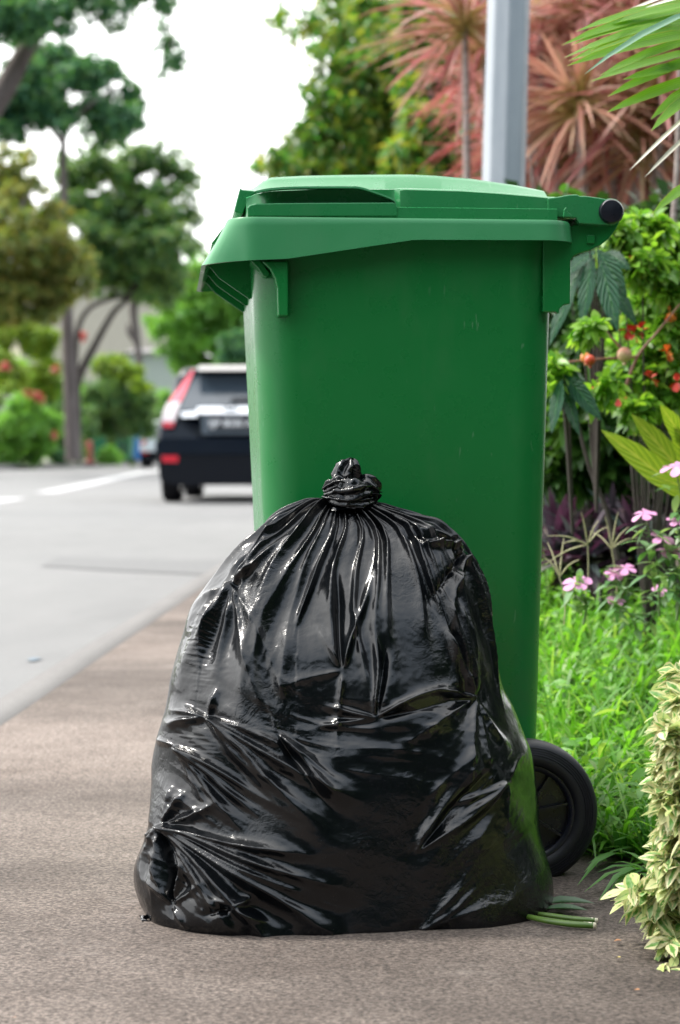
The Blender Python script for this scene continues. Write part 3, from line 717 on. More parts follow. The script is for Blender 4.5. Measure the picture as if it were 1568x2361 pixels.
for s in (-1, 1):
    # lower band under the hand recess
    bm = bmesh.new()
    pts = pl(((571, 500), (570, 480), (576, 473), (590, 469.5), (640, 468), (905, 466.5), (912, 468), (916, 476), (916, 499)), -LHY)
    prism(bm, [(a, max(b, bottom)) for a, b in pts], s * (LHY + .0015), s * (LHY - .012))
    bmobj('recess_band', bm, lidm, lidE, False, bevel=.0015)
    # arched lip overhanging the recess
    A = Acc(); top = pl(((590, 440), (620, 434), (680, 430), (800, 429.5), (830, 431), (860, 440), (890, 451), (907, 459), (912, 467)), -LHY); top = catmull(top, 40)
    for (dy0, dy1) in ((0, 0),):
        n_ = len(top); S = []
        for q in range(n_):
            x, z = top[q]; th_ = .0028 * (1 - .3 * q / n_)
            S.append([(x, s * (LHY + .0012), z), (x, s * (LHY + .0018), z - th_), (x, s * (LHY - .002), z - th_ - .0008), (x, s * (LHY - .036), z - th_ * .6 + .002), (x, s * (LHY - .036), z + .0035), (x, s * (LHY - .004), z + .0008)])
        S = np.array(S); A.add(S.reshape(-1, 3), grid_faces(n_, 6, True))
    o = link('recess_lip', A.mesh('recess_lip'), lidm, lidE); bm = bmesh.new(); bm.from_mesh(o.data); bmesh.ops.recalc_face_normals(bm, faces=bm.faces); bm.to_mesh(o.data); bm.free(); autosmooth(o, 40)
    # side arm that wraps round the bar
    bm = bmesh.new()
    arc = [(1408 + 30.5 * math.cos(R(a)), 488 - 31 * math.sin(R(a))) for a in (112, 90, 65, 40, 15, -10, -35, -60, -80, -95)]
    pts = pl([(1262, 457), (1285, 454), (1312, 449), (1331, 448.5), (1336, 452), (1352, 452), (1380, 456)] + arc + [(1385, 519), (1335, 516), (1328, 503), (1262, 499)], -HY - .010)
    prism(bm, pts, s * (HY + .012), s * (HY - .004)); o = bmobj('hinge_arm', bm, lidm, lidE, False, bevel=.0016)
    bm = bmesh.new(); pts = pl(((1299, 500), (1301, 483), (1304, 478), (1307.5, 478), (1308, 486), (1313, 491), (1318, 494), (1320, 500)), -RHY); prism(bm, pts, s * (RHY - .001), s * (RHY - .005)); bmobj('stop_tab', bm, lidm, lidE, False, bevel=.0008)
# rear panel of the lid between the arms
bm = bmesh.new(); pts = pl(((1262, 457), (1312, 450), (1331, 449), (1392, 461), (1388, 470), (1330, 462), (1262, 468)), -HY); prism(bm, pts, -HY + .006, HY - .006); bmobj('lid_back', bm, lidm, lidE, False, bevel=.0015)
# front grip flap
bm = bmesh.new()
pts = pl(((553, 434), (559, 438), (588, 441), (590, 447), (578, 452), (559, 494), (542, 490), (540, 485)), -.16)
prism(bm, pts, -.165, .165); bmobj('grip_flap', bm, lidm, lidE, False, bevel=.0018)
bm = bmesh.new(); pts = pl(((553, 436), (590, 441), (592, 446), (600, 470), (571, 476), (566, 500), (540, 500)), -.165)
# -------- wheels and axle
wc = LP(1213, 1872, -.212); wr = .0965; wl = wc[0]; wz_ = wr
for s in (-1, 1):
    wE = empty('wheel'); wE.parent = binE; wE.location = (wl, s * .200, wz_)
    bm = bmesh.new()
    hw = .022
    prof = [(.063, -hw * .8), (.066, -hw * .95), (.072, -hw)] + [(r_, -hw + (.0010 if i % 2 else 0)) for i, r_ in enumerate((.075, .078, .0785, .0812, .0815, .0842, .0845, .0872, .0875, .0900))] + [(.093, -hw * .85), (.0957, -hw * .55), (.0965, -hw * .2), (.0965, hw * .2), (.0957, hw * .55), (.093, hw * .85), (.088, hw), (.07, hw), (.063, hw * .8)]
    lathe(bm, prof, (0, 0, 0), 'Y', 96, close=True); bmobj('tyre', bm, BLK, wE)
    bm = bmesh.new(); lathe(bm, [(.0632, -.019), (.060, -.019), (.0565, -.0165), (.0565, .0165), (.060, .019), (.0632, .019)], (0, 0, 0), 'Y', 72, close=True)
    lathe(bm, [(.0002, -.020), (.013, -.020), (.0165, -.017), (.0165, .017), (.0002, .018)], (0, 0, 0), 'Y', 32)
    lathe(bm, [(.0575, -.004), (.0575, .0), (.014, .0), (.014, -.004)], (0, 0, 0), 'Y', 48, close=True)
    for k in range(8):
        a = 2 * math.pi * (k + .25) / 8; M = Matrix.Rotation(-a, 4, 'Y'); bx(bm, (.037 * math.cos(a), -.008, .037 * math.sin(a)), (.044, .013, .0032), M)
    bmobj('hub', bm, BLP, wE)
bm = bmesh.new(); lathe(bm, [(.009, -.19), (.009, .19)], (wl, 0, wz_), 'Y', 20); bmobj('axle', bm, simple('zinc_steel', (.35, .35, .36), .4, metal=1), binE)
# rear wheel housing webs
for s in (-1, 1):
    bm = bmesh.new(); prism(bm, [(wl - .055, .03), (wl + .02, .06), (wl + .025, .13), (wl - .01, .2), (wl - .055, .2)], s * .135, s * .16); bmobj('axle_housing', bm, GR, binE, False, bevel=.003)
# ================================================================ plants: builders
def unit(a): return a / (np.linalg.norm(a, axis=-1, keepdims=True) + 1e-9)
PROF = {
 'leaf': [(0, .08), (.18, .62), (.42, 1.0), (.68, .80), (.88, .38), (1, .02)],
 'blade': [(0, .5), (.3, 1.0), (.65, .72), (1, .02)],
 'strap': [(0, .6), (.2, .95), (.5, 1.0), (.8, .6), (1, .03)],
 'quad': [(0, .25), (.5, 1.0), (1, .05)],
 'petal': [(0, .12), (.4, .7), (.75, 1.0), (.95, .7), (1, .35)]}
def ribbons(P0, D, Lg, Wd, shape='leaf', droop=.2, fold=.25, roll=None, rs=None, cols=3, curl=0.0, upv=None):
    """n leaves as strips. returns V (n*k*c,3), F, UV per vertex"""
    n = len(P0); pr = PROF[shape]; t = np.array([p[0] for p in pr]); w = np.array([p[1] for p in pr]); k = len(t)
    D = unit(np.asarray(D, float)); Lg = np.broadcast_to(Lg, (n,)).astype(float); Wd = np.broadcast_to(Wd, (n,)).astype(float); dr = np.broadcast_to(droop, (n,))
    up = np.array([0, 0, 1.0]) if upv is None else upv
    S = np.cross(D, up + 1e-3); bad = np.linalg.norm(S, axis=1) < .05; S[bad] = [1, 0, 0]; S = unit(S); Nn = np.cross(S, D)
    if roll is not None:
        c, s_ = np.cos(roll)[:, None], np.sin(roll)[:, None]; S, Nn = S * c + Nn * s_, Nn * c - S * s_
    T = t[None, :, None]; ctr = P0[:, None] + Lg[:, None, None] * (D[:, None] * T + np.array([0, 0, -1.0]) * dr[:, None, None] * T ** 2 + Nn[:, None] * curl * np.sin(T * 3.1))
    cc = np.linspace(-1, 1, cols); V = ctr[:, :, None] + (Wd[:, None] * w[None] * .5)[:, :, None, None] * (S[:, None, None] * cc[None, None, :, None] + Nn[:, None, None] * (fold * np.abs(cc))[None, None, :, None])
    f = grid_faces(k, cols, False); F = (f[None] + (np.arange(n) * k * cols)[:, None, None]).reshape(-1, 4)
    UV = np.stack(np.broadcast_arrays(cc[None, None] * .5 + .5, t[None, :, None] + 0 * cc[None, None]), -1); UV = np.broadcast_to(UV, (n, k, cols, 2)).reshape(-1, 2)
    return V.reshape(-1, 3), F, UV
def leafobj(name, parts, mat, parent=None, origin=(0, 0, 0)):
    V = np.concatenate([p[0] for p in parts]); n = 0; F = []
    for p in parts: F.append(p[1] + n); n += len(p[0])
    F = np.concatenate(F); UV = np.concatenate([p[2] for p in parts])
    me = npmesh(name, V - np.array(origin), F)
    if len(me.loops) == F.size:
        uv = me.uv_layers.new(name='uv'); uv.data.foreach_set('uv', UV[F.ravel()].astype(np.float32).ravel())
    return link(name, me, mat, parent)
def rdir(rs, n, zb=0.0, zs=1.0):
    d = rs.normal(size=(n, 3)); d[:, 2] = d[:, 2] * zs + zb; return unit(d)
def inball(rs, n, p=.5):
    d = rdir(rs, n); return d * (rs.rand(n) ** p)[:, None]
def crown(rs, clumps, n, size, shape='quad', sub=10, shell=.42, droop=.25, subr=.33, loose=False):
    """clumps [(x,y,z,r[,density])]; leaves gather on twig ends inside each clump"""
    ws = np.array([c[3] ** 2 * (c[4] if len(c) > 4 else 1) for c in clumps]); ws /= ws.sum(); out = []
    for c, wg in zip(clumps, ws):
        m = max(6, int(n * wg)); q = max(4, int(sub * (c[4] if len(c) > 4 else 1)))
        tw = np.array(c[:3]) + (inball(rs, q, shell) if not loose else np.clip(rs.normal(size=(q, 3)), -1.9, 1.9) * .52) * c[3] * np.array([1, 1, .85])
        i = rs.randint(0, q, m); rr = c[3] * subr * rs.uniform(.6, 1.3, q)
        off = inball(rs, m, .6) * (rr[i] * np.where(rs.rand(m) < .22, rs.uniform(1.2, 2.4, m), 1))[:, None] * np.array([1, 1, .75]); P = tw[i] + off
        d = unit(off + rdir(rs, m) * rr[i][:, None] * .6 + np.array([0, 0, -.15]) * rr[i][:, None])
        L_ = rs.uniform(.7, 1.25, m) * size; out.append(ribbons(P, d, L_, L_ * rs.uniform(.4, .6, m), shape, droop, .2, rs.uniform(-1, 1, m), cols=2 if shape == 'quad' else 3))
    return out
def pathmesh(name, paths, mat, parent, origin=(0, 0, 0), n=8):
    A = Acc()
    for P, r in paths:
        Q = catmull(P, max(6, len(P) * 5)); rr = np.interp(np.linspace(0, len(r) - 1, len(Q)), np.arange(len(r)), r)
        V, F = tube_np(Q, rr, n); A.add(V - np.array(origin), F)
    return link(name, A.mesh(name), mat, parent)
def cl(lst, Y, dy=0.25, rs=None):
    """picture circles (x, y, r[,density]) -> world clumps at distance about Y"""
    out = []
    for c in lst:
        r = c[2] * Y / FD; yy = Y + (rs.uniform(-1, 1) if rs is not None else 0) * dy * 1.0
        p = W(c[0], c[1], yy); out.append((p.x, p.y, p.z, r) + tuple(c[3:]))
    return out
def pp(pts, Y): return [tuple(W(x, y, Y)) for x, y in pts]
def wr_(px, Y): return px * Y / FD
bark = Mat('tree_bark'); f = bark.noise(9, 6, .65, stretch=(1, 1, .18)); bark.set(col=bark.ramp(f, [(.3, (.055, .043, .038)), (.7, (.15, .125, .115))]), rough=.9); bark.bump(f, .6, .02)
dbark = simple('dark_bark', (.045, .036, .03), .9, var=.4, vs=20, bump=.5)
def tree(name, label, cat, Y, clumps, paths, n, size, mat, group=None, seed=1, shape='quad', sub=12, base=None, bmat=None, dy=1.0, subr=.33):
    rs = np.random.RandomState(seed)
    pth = [([tuple(W(x, y, Y)) for x, y in P], [wr_(r, Y) for r in rr]) for P, rr in paths]
    o = pth[0][0][0] if base is None else base
    e = empty(name, o, 0, label, cat, group)
    pathmesh('trunk', pth, bmat or bark.m, e, o)
    leafobj('crown', crown(rs, [(c[0], c[1], c[2], c[3] * 1.08) + tuple(c[4:]) for c in cl(clumps, Y, dy, rs)], int(n * 1.0), size * .92, shape, int(sub * 3.2), subr=subr * .58, loose=True), mat, e, o)
    return e
def shrub(name, label, cat, Y, clumps, n, size, mat, group=None, seed=1, shape='quad', sub=12, dy=.3, stemmat=None, gz_=0.0, subr=.33):
    rs = np.random.RandomState(seed); cs = cl(clumps, Y, dy, rs); b = np.mean([c[:3] for c in cs], 0); o = (b[0], b[1], gz_)
    e = empty(name, o, 0, label, cat, group)
    A = [([o, (o[0] * .5 + c[0] * .5, o[1] * .5 + c[1] * .5, o[2] * .45 + c[2] * .55), c[:3]], [c[3] * .02 + .002, c[3] * .014 + .0015, .001 + c[3] * .005]) for c in cs]
    pathmesh('stems', A, stemmat or dbark, e, o, 6)
    leafobj('foliage', crown(rs, cs, int(n * 1.2), size, shape, int(sub * 1.5), subr=subr * .9), mat, e, o)
    return e
# ================================================================ far side of the street (left of the picture)
LM_dark = leafmat('leaf_dark_bluegreen', [(0.032, 0.108, 0.072), (0.054, 0.162, 0.090), (0.082, 0.216, 0.100), (0.144, 0.288, 0.090)], transl=.4)
LM_mid = leafmat('leaf_mid_green', [(0.042, 0.120, 0.060), (0.072, 0.180, 0.066), (0.120, 0.240, 0.072), (0.228, 0.312, 0.084), (0.054, 0.144, 0.078)], transl=.42)
LM_olive = leafmat('leaf_olive', [(0.131, 0.169, 0.056), (0.188, 0.244, 0.066), (0.300, 0.263, 0.075), (0.112, 0.225, 0.075), (0.375, 0.263, 0.085)], transl=.5)
LM_light = leafmat('leaf_light_green', [(0.117, 0.283, 0.049), (0.184, 0.400, 0.067), (0.250, 0.451, 0.083), (0.151, 0.350, 0.117)], transl=.5)
LM_yel = leafmat('leaf_yellow_green', [(0.090, 0.195, 0.022), (0.180, 0.300, 0.030), (0.285, 0.360, 0.030), (0.135, 0.225, 0.045)], transl=.45)
LM_red = leafmat('blossom_red', [(.45, .05, .05), (.55, .14, .10), (.6, .25, .22)], transl=.3, tcol=(1, .7, .7))
ST = 'trees lining the far side of the street'
tree('street_tree', 'dark tree with slanting trunk at the top left corner, sprays hanging against the sky', 'tree', 20,
     [(30, 15, 62), (110, 25, 55), (190, 0, 50), (60, 85, 35, .7), (250, 5, 32, .6), (262, 62, 24, .4), (290, 20, 22, .6), (370, -20, 40, .7), (377, 15, 20, .6), (372, 55, 14, .5), (395, 92, 19, .8), (404, 138, 22, 1.1), (376, 112, 12, .6), (378, 168, 10, .6), (-60, 40, 80), (150, -90, 110), (320, -110, 90), (60, 45, 45)],
     [([(-190, 1120), (-150, 600), (-60, 330), (20, 190), (75, 90), (150, 0), (250, -60)], [36, 30, 27, 26, 20, 14, 6]), ([(75, 90), (60, 20), (40, -60)], [16, 12, 6]), ([(150, 0), (280, -80), (372, -40), (392, 60), (400, 140)], [9, 7, 4, 2, 1])], 15000, .085, LM_dark, ST, 11, dy=.8)
tree('street_tree', 'tall blue-green tree whose crown stands above the others at the left, sky showing underneath', 'tree', 44,
     [(35, 190, 50), (95, 150, 48), (60, 250, 55), (150, 130, 40, .7), (190, 180, 46, .9), (250, 170, 36, .5), (225, 255, 48), (285, 275, 36), (300, 215, 30, .45), (150, 275, 34, .6), (20, 270, 45), (110, 215, 36, .6), (260, 300, 30, .9), (325, 250, 18, .35)],
     [([(170, 1062), (162, 900), (155, 720), (150, 560), (146, 330), (150, 240)], [20, 17, 14, 11, 8, 5]), ([(146, 330), (80, 250), (40, 200)], [6, 4, 2]), ([(148, 300), (210, 240), (270, 200)], [6, 4, 2])], 21000, .16, LM_dark, ST, 12)
tree('street_tree', 'broad dark green tree with forked leaning limbs, its crown centre left of the bin', 'tree', 47,
     [(170, 400, 50, .9), (240, 385, 55), (320, 375, 48), (390, 390, 46), (440, 415, 26, .5), (160, 470, 55), (240, 480, 75), (330, 470, 75), (400, 480, 52, .8), (440, 500, 24, .35), (200, 560, 62), (290, 570, 75), (370, 570, 62), (310, 640, 55), (370, 650, 42), (240, 630, 45), (260, 540, 70), (350, 530, 60), (455, 560, 16, .3)],
     [([(168, 1062), (172, 960), (178, 880), (222, 790), (262, 720), (300, 680), (330, 600)], [19, 17, 12, 9, 7, 6, 4]), ([(172, 860), (180, 760), (205, 712), (250, 690), (300, 678), (340, 640)], [8, 7, 6, 5, 4, 3])], 30000, .17, LM_mid, ST, 13, bmat=dbark)
tree('street_tree', 'olive and rust tinged tree at the left edge in front of the tall one', 'tree', 41,
     [(15, 390, 45, .7), (45, 450, 50), (95, 520, 56), (30, 540, 70), (120, 580, 60), (60, 630, 70), (155, 640, 48), (10, 690, 60), (110, 690, 52), (170, 590, 36, .7), (60, 360, 28, .4), (-60, 500, 90), (-50, 650, 90)],
     [([(-70, 1075), (-60, 800), (-20, 680), (20, 560), (60, 450)], [22, 18, 14, 9, 4]), ([(-20, 680), (60, 640), (120, 590)], [10, 6, 3])], 26000, .15, LM_olive, ST, 14)
tree('street_tree', 'slim tree with a pinkish bare trunk beside the dark forked tree', 'tree', 74,
     [(345, 640, 50), (300, 640, 38), (390, 620, 42), (360, 590, 45), (375, 670, 34)],
     [([(335, 1060), (328, 900), (318, 800), (308, 700), (330, 640)], [10, 9, 8.5, 10, 5]), ([(314, 790), (298, 765), (296, 745)], [5, 7, 2])], 9000, .18, LM_mid, ST, 15)
for i, (cx0, lab, s_) in enumerate((((0, 0), 'feathery light green tree in the distance above the black car roof', 16), ((125, 20), 'far light green tree half hidden by the left side of the green bin', 17))):
    tree('street_tree', lab, 'tree', 95,
     [(400 + cx0[0], 650, 42, .7), (450 + cx0[0], 620, 36, .5), (430 + cx0[0], 700, 60), (480 + cx0[0], 670, 50), (400 + cx0[0], 760, 50, .8), (470 + cx0[0], 770, 58), (520 + cx0[0], 720, 45), (420 + cx0[0], 820, 30, .7), (500 + cx0[0], 830, 45), (440 + cx0[0], 580, 22, .3)],
     [([(460 + cx0[0], 1060), (455 + cx0[0], 860), (450 + cx0[0], 700)], [9, 7, 3])], 17000, .34, LM_light, ST, s_)
tree('street_tree', 'far darker tree low behind the car roof beside the bin', 'tree', 80, [(530, 850, 34), (560, 810, 40), (505, 870, 26), (590, 870, 44), (600, 780, 50)], [([(560, 1060), (560, 900), (562, 830)], [9, 8, 4])], 8000, .28, LM_dark, ST, 18)
HG = 'shrubs along the far kerb'
def hd(lab, Y, c, n, m, seed, size=.14, gz_=.33, nm='garden_shrub', **k): return shrub(nm, lab, 'shrub', Y, c, n, size, m, HG, seed, gz_=gz_, dy=.8, **k)
hd('big yellow-green shrub under the olive tree at the left edge', 58, [(30, 770, 55), (90, 800, 50), (30, 850, 60), (110, 860, 45), (0, 920, 50), (90, 920, 40)], 16000, LM_yel, 21)
e = hd('bright green shrub with red blossom low at the left edge', 54, [(40, 980, 55), (20, 1035, 36), (100, 990, 45), (90, 1040, 34), (60, 940, 40), (0, 1000, 50)], 15000, LM_light, 22)
rs = np.random.RandomState(5); o = tuple(e.location)
P = []
for c in cl([(12, 845, 12), (80, 912, 12), (60, 905, 8), (92, 918, 10), (125, 1002, 6), (128, 850, 7), (190, 775, 10)], 53): P.append(ribbons(np.array(c[:3]) + inball(rs, 60) * c[3], rdir(rs, 60), .1, .08, 'quad', .1, cols=2))
leafobj('blossom', P, LM_red, e, o)
hd('mid green shrub at the foot of the forked tree', 56, [(150, 1000, 40), (140, 950, 30), (190, 985, 32), (175, 1040, 25), (130, 1045, 20), (110, 965, 30)], 9000, LM_mid, 23)
hd('rounded dark shrub with yellow top behind the far bins', 60, [(245, 850, 36), (285, 880, 48), (320, 905, 38), (240, 910, 48), (290, 940, 52), (220, 960, 40), (270, 985, 44), (320, 970, 38), (345, 930, 26, .7)], 17000, LM_mid, 24, gz_=.36)
hd('yellow flush of leaves crowning the rounded shrub by the bins', 59.2, [(270, 840, 26, .8), (300, 862, 28), (235, 838, 20, .7), (325, 885, 20, .7)], 3500, LM_yel, 25, gz_=.36)
hd('small low bright bush between the two far green bins', 57, [(255, 1048, 22), (240, 1052, 14), (272, 1052, 14)], 2600, LM_light, 26, size=.1, gz_=.34)
hd('tiny blue-green bush on the kerb left of the far bins', 55, [(136, 1048, 17), (146, 1054, 12)], 1800, LM_dark, 27, size=.1, gz_=.3)
hd('light shrub just behind the silver car', 75, [(365, 960, 40), (340, 1000, 30), (380, 930, 30, .7), (400, 990, 40)], 6000, LM_light, 28, size=.22, gz_=.36)
hd('green shrub bank behind the others at the left edge', 68, [(-20, 850, 70), (50, 880, 70), (110, 880, 60), (40, 960, 70), (110, 960, 60), (180, 990, 50), (150, 920, 50)], 12000, LM_light, 29, size=.2)
hd('green shrub mass between the forked tree and the far car', 70, [(200, 930, 50), (260, 950, 60), (330, 960, 50), (230, 1010, 50), (300, 1010, 50), (350, 1010, 40), (380, 960, 40)], 10000, LM_mid, 30, size=.2)
# verge and kerb on the far side
vm = Mat('verge_soil'); f = vm.noise(1.2, 6); vm.set(col=vm.ramp(f, [(.3, (.09, .075, .05)), (.7, (.16, .14, .11))]), rough=.95)
sheet('verge', lambda y: -60, lambda y: -8.9, [y for y in YS if y >= 0], .14, vm.m)
def kb(name, xa, xb, ys, h, mat):
    V = []
    for y in ys: V += [(xb + .005, y, gz(y) - .01), (xb, y, gz(y) + h), (xa, y, gz(y) + h), (xa - .005, y, gz(y) + h - .02)]
    o = link(name, npmesh(name, V, grid_faces(len(ys), 4, False)), mat, None, False); return tag(o, kind='structure')
kb('far_kerb', -8.92, -8.70, [y for y in YS if y >= 0 and y < 300], .15, km.m)
# beige house on the rise behind the trees
hm_ = simple('house_render', (.42, .37, .31), .9, var=.08, vs=2); rf = simple('roof_tile_grey', (.16, .15, .15), .8, var=.2, vs=6); wg = simple('window_glass_dark', (.03, .035, .04), .15, var=.2)
wm = simple('white_trim', (.62, .62, .6), .6, var=.05)
def house(loc, sx, sy, sz, rz, label, wins, hmat=hm_, roof_h=2.2):
    e = empty('house', loc, rz, label, 'house')
    bm = bmesh.new(); bx(bm, (0, 0, sz / 2), (sx, sy, sz)); bmobj('wall', bm, hmat, e, False)
    bm = bmesh.new(); a = sx / 2 + .5; b = sy / 2 + .5
    vs_ = [bm.verts.new(p) for p in ((-a, -b, sz), (a, -b, sz), (a, b, sz), (-a, b, sz), (-a * .45, 0, sz + roof_h), (a * .45, 0, sz + roof_h))]
    for q in ((0, 1, 5, 4), (1, 2, 5), (2, 3, 4, 5), (3, 0, 4), (3, 2, 1, 0)): bm.faces.new([vs_[i] for i in q])
    ro = bmobj('roof', bm, rf, e, False)
    for (x, z, w_, h_) in wins:
        bm = bmesh.new()
        for dx, dz, ww, hh in ((0, h_ / 2, w_ + .16, .08), (0, -h_ / 2, w_ + .16, .08), (-w_ / 2, 0, .08, h_), (w_ / 2, 0, .08, h_), (0, 0, .05, h_)): bx(bm, (x + dx, -sy / 2 - .03, z + dz), (ww, .08 if ww > .06 else .06, hh))
        fo = bmobj('window', bm, wm, e, False)
        bm = bmesh.new(); bx(bm, (x, -sy / 2 - .004, z), (w_, .012, h_)); bmobj('pane', bm, wg, fo, False)
house((W(235, 900, 150).x, 150, 4.0), 13, 9, 9.0, .25, 'large beige house on the rise behind the forked tree', [(-4, 2, 1.6, 1.4), (0, 2, 1.6, 1.4), (4, 2, 1.6, 1.4)], roof_h=1.8)
house((W(352, 900, 130).x, 130, .3), 3.2, 7, 6.8, .1, 'small white roofed building beside the slim bare trunk', [(0, 2, 1.2, 1.2)], simple('pale_wall', (.30, .33, .30), .9, var=.08), .5)
hl = Mat('hill_ground'); f = hl.noise(.15, 6); hl.set(col=hl.ramp(f, [(.3, (.12, .15, .08)), (.7, (.22, .24, .16))]), rough=1)
V = []; 
for j, (y, z) in enumerate(((95, .2), (115, 1.0), (150, 3.6), (220, 5.0), (500, 8))):
    for i in range(13): x = -110 + i * 13 * .8; V.append((x, y, z * (1 if x < -12 else max(.05, 1 - (x + 12) / 25)) + .5 * math.sin(i * 1.7 + j)))
o = link('hill', npmesh('hill', V, grid_faces(5, 13, False)), hl.m, None); tag(o, kind='structure')
# low white rail at the left
bm = bmesh.new(); x0 = W(0, 912, 60).x; x1 = W(112, 912, 60).x; z0 = W(0, 912, 60).z; z1 = W(0, 1060, 60).z
for k in range(4): bx(bm, (x0 - 2 + (x1 - x0 + 2) * k / 3, 60, (z0 + .3) / 2), (.06, .06, z0 - .3))
bx(bm, ((x0 - 2 + x1) / 2, 60, z0 + .03), (x1 - x0 + 2.2, .07, .09)); bx(bm, ((x0 - 2 + x1) / 2, 60.01, z0 - .5), (x1 - x0 + 2.1, .05, .06))
tag(bmobj('fence', bm, simple('painted_rail', (.5, .52, .5), .6), None, False), 'low pale rail fence among the shrubs at the left edge', 'fence')
bm = bmesh.new(); prism(bm, [(0, 0), (.8, 0), (.8, 1.9), (0, 1.9)], 0, .5); bx(bm, (.4, .25, 1.95), (.95, .62, .1)); o = tag(bmobj('gate_pillar', bm, simple('whitewashed_wall', (.45, .44, .40), .9), None, False), 'whitewashed gate pillar among the shrubs at the left edge', 'gate pillar'); o.location = (W(-10, 1000, 57).x, 57, .3)
# woodland closing the street far away
rs = np.random.RandomState(9); cs = []
for k in range(110):
    x = -170 + k * 2.3 + rs.uniform(-1, 1); y = rs.uniform(150, 190) + (0 if x < 5 else -40); cs.append((x, y, rs.uniform(2, 5) + (3.0 if x < -12 else 0), rs.uniform(2.5, 4.2)))
o = leafobj('far_woodland', crown(rs, cs, 60000, .75, 'quad', 16), leafmat('leaf_far', [(.05, .10, .04), (.08, .15, .05), (.11, .18, .06)], transl=.35)); tag(o, 'hazy mass of trees closing the far end of the street', 'woodland', kind='stuff')

# ---------------------------------------------------------------- far wheelie bins
def small_bin(x, Y, col, label, rz=0.0, h=1.05):
    p = W(x, 1060, Y); e = empty('wheelie_bin', (p.x, Y, gz(Y) + .15), rz, label, 'wheelie bin', 'bins put out on the far kerb')
    bm = bmesh.new(); a, b = [], []
    for z, wx_, wy in ((.06, .21, .24), (h * .86, .27, .32)):
        a.append([bm.verts.new((sx * wx_, sy * wy, z)) for sx, sy in ((-1, -1), (1, -1), (1, 1), (-1, 1))])
    bm.faces.new(a[0][::-1]); bm.faces.new(a[1])
    for k in range(4): bm.faces.new((a[0][k], a[0][(k + 1) % 4], a[1][(k + 1) % 4], a[1][k]))
    bmobj('bin_body', bm, col, e, True, bevel=.04)
    bm = bmesh.new(); prism(bm, [(-.30, h * .86), (.30, h * .86), (.30, h * .92), (.2, h), (-.2, h), (-.30, h * .92)], -.36, .36); bmobj('lid', bm, col, e, True, bevel=.02)
    for s in (-1, 1):
        bm = bmesh.new(); lathe(bm, [(.001, -.03), (.1, -.03), (.1, .03), (.001, .03)], (s * .24, .26, .1), 'X', 20)
        bmesh.ops.translate(bm, verts=bm.verts, vec=(0, 0, 0)); bmobj('wheel', bm, BLK, e)
    bm = bmesh.new(); bx(bm, (0, .36, h * .93), (.4, .04, .04)); bmobj('handle', bm, col, e, False, bevel=.01)
    return e
FG = simple('far_bin_green', (.01, .12, .05), .4); FB = simple('far_bin_blue', (.02, .14, .38), .4)
small_bin(226, 64, FG, 'green wheelie bin on the far kerb, leftmost, beside the red post', .1)
small_bin(289, 66, FG, 'green wheelie bin on the far kerb right next to the blue one', -.1)
small_bin(313, 67.5, FB, 'blue wheelie bin on the far kerb beside the silver car', 0)
bm = bmesh.new(); lathe(bm, [(.10, 0), (.10, .62), (.085, .66), (.03, .69), (.001, .7)], (0, 0, 0), 'Z', 16); bx(bm, (0, 0, .02), (.3, .3, .05))
o = tag(bmobj('red_post', bm, simple('dull_red_paint', (.30, .05, .04), .6), None), 'short dull red post beside the leftmost far green bin', 'post'); o.location = (W(207, 1060, 62).x, 62, gz(62) + .15)

# ---------------------------------------------------------------- cars
def carpaint(name, col, rough=.12):
    m = Mat(name); m.set(col=m.mix(m.noise(4, 3), col, tuple(v * 1.25 for v in col)), rough=m.ramp(m.noise(6, 4), [(.3, rough), (.8, rough + .12)]), spec=.3, coat=.0); return m.m
chrome = simple('chrome', (.55, .57, .60), .2, metal=1, var=.04)
glassd = simple('tinted_glass', (.03, .045, .06), .12, var=.2, spec=.9)
redl = simple('red_lens', (.62, .015, .03), .12, var=.1, coat=.6); pinkl = simple('pink_red_lens', (.70, .09, .13), .15, var=.08, coat=.5); whl = simple('clear_lens', (.50, .44, .45), .15, var=.06, coat=.5)
trimb = simple('black_trim', (.003, .004, .007), .4, var=.2, spec=.2); rimm = simple('alloy', (.4, .4, .42), .3, metal=1)
platem = simple('plate_black', (.015, .015, .018), .4); platew = simple('plate_letters', (.7, .7, .7), .5)
def text_mesh(name, body, size, mat, parent, loc, rot, ext=.004):
    cu = bpy.data.curves.new(name, 'FONT'); cu.body = body; cu.size = size; cu.extrude = ext; cu.align_x = 'CENTER'; cu.align_y = 'CENTER'; cu.offset = size * .02
    t = bpy.data.objects.new(name, cu); C.objects.link(t); bpy.context.view_layer.update()
    me = bpy.data.meshes.new_from_object(t.evaluated_get(bpy.context.evaluated_depsgraph_get())); bpy.data.objects.remove(t)
    o = link(name, me, mat, parent, False); o.location = loc; o.rotation_euler = rot; return o
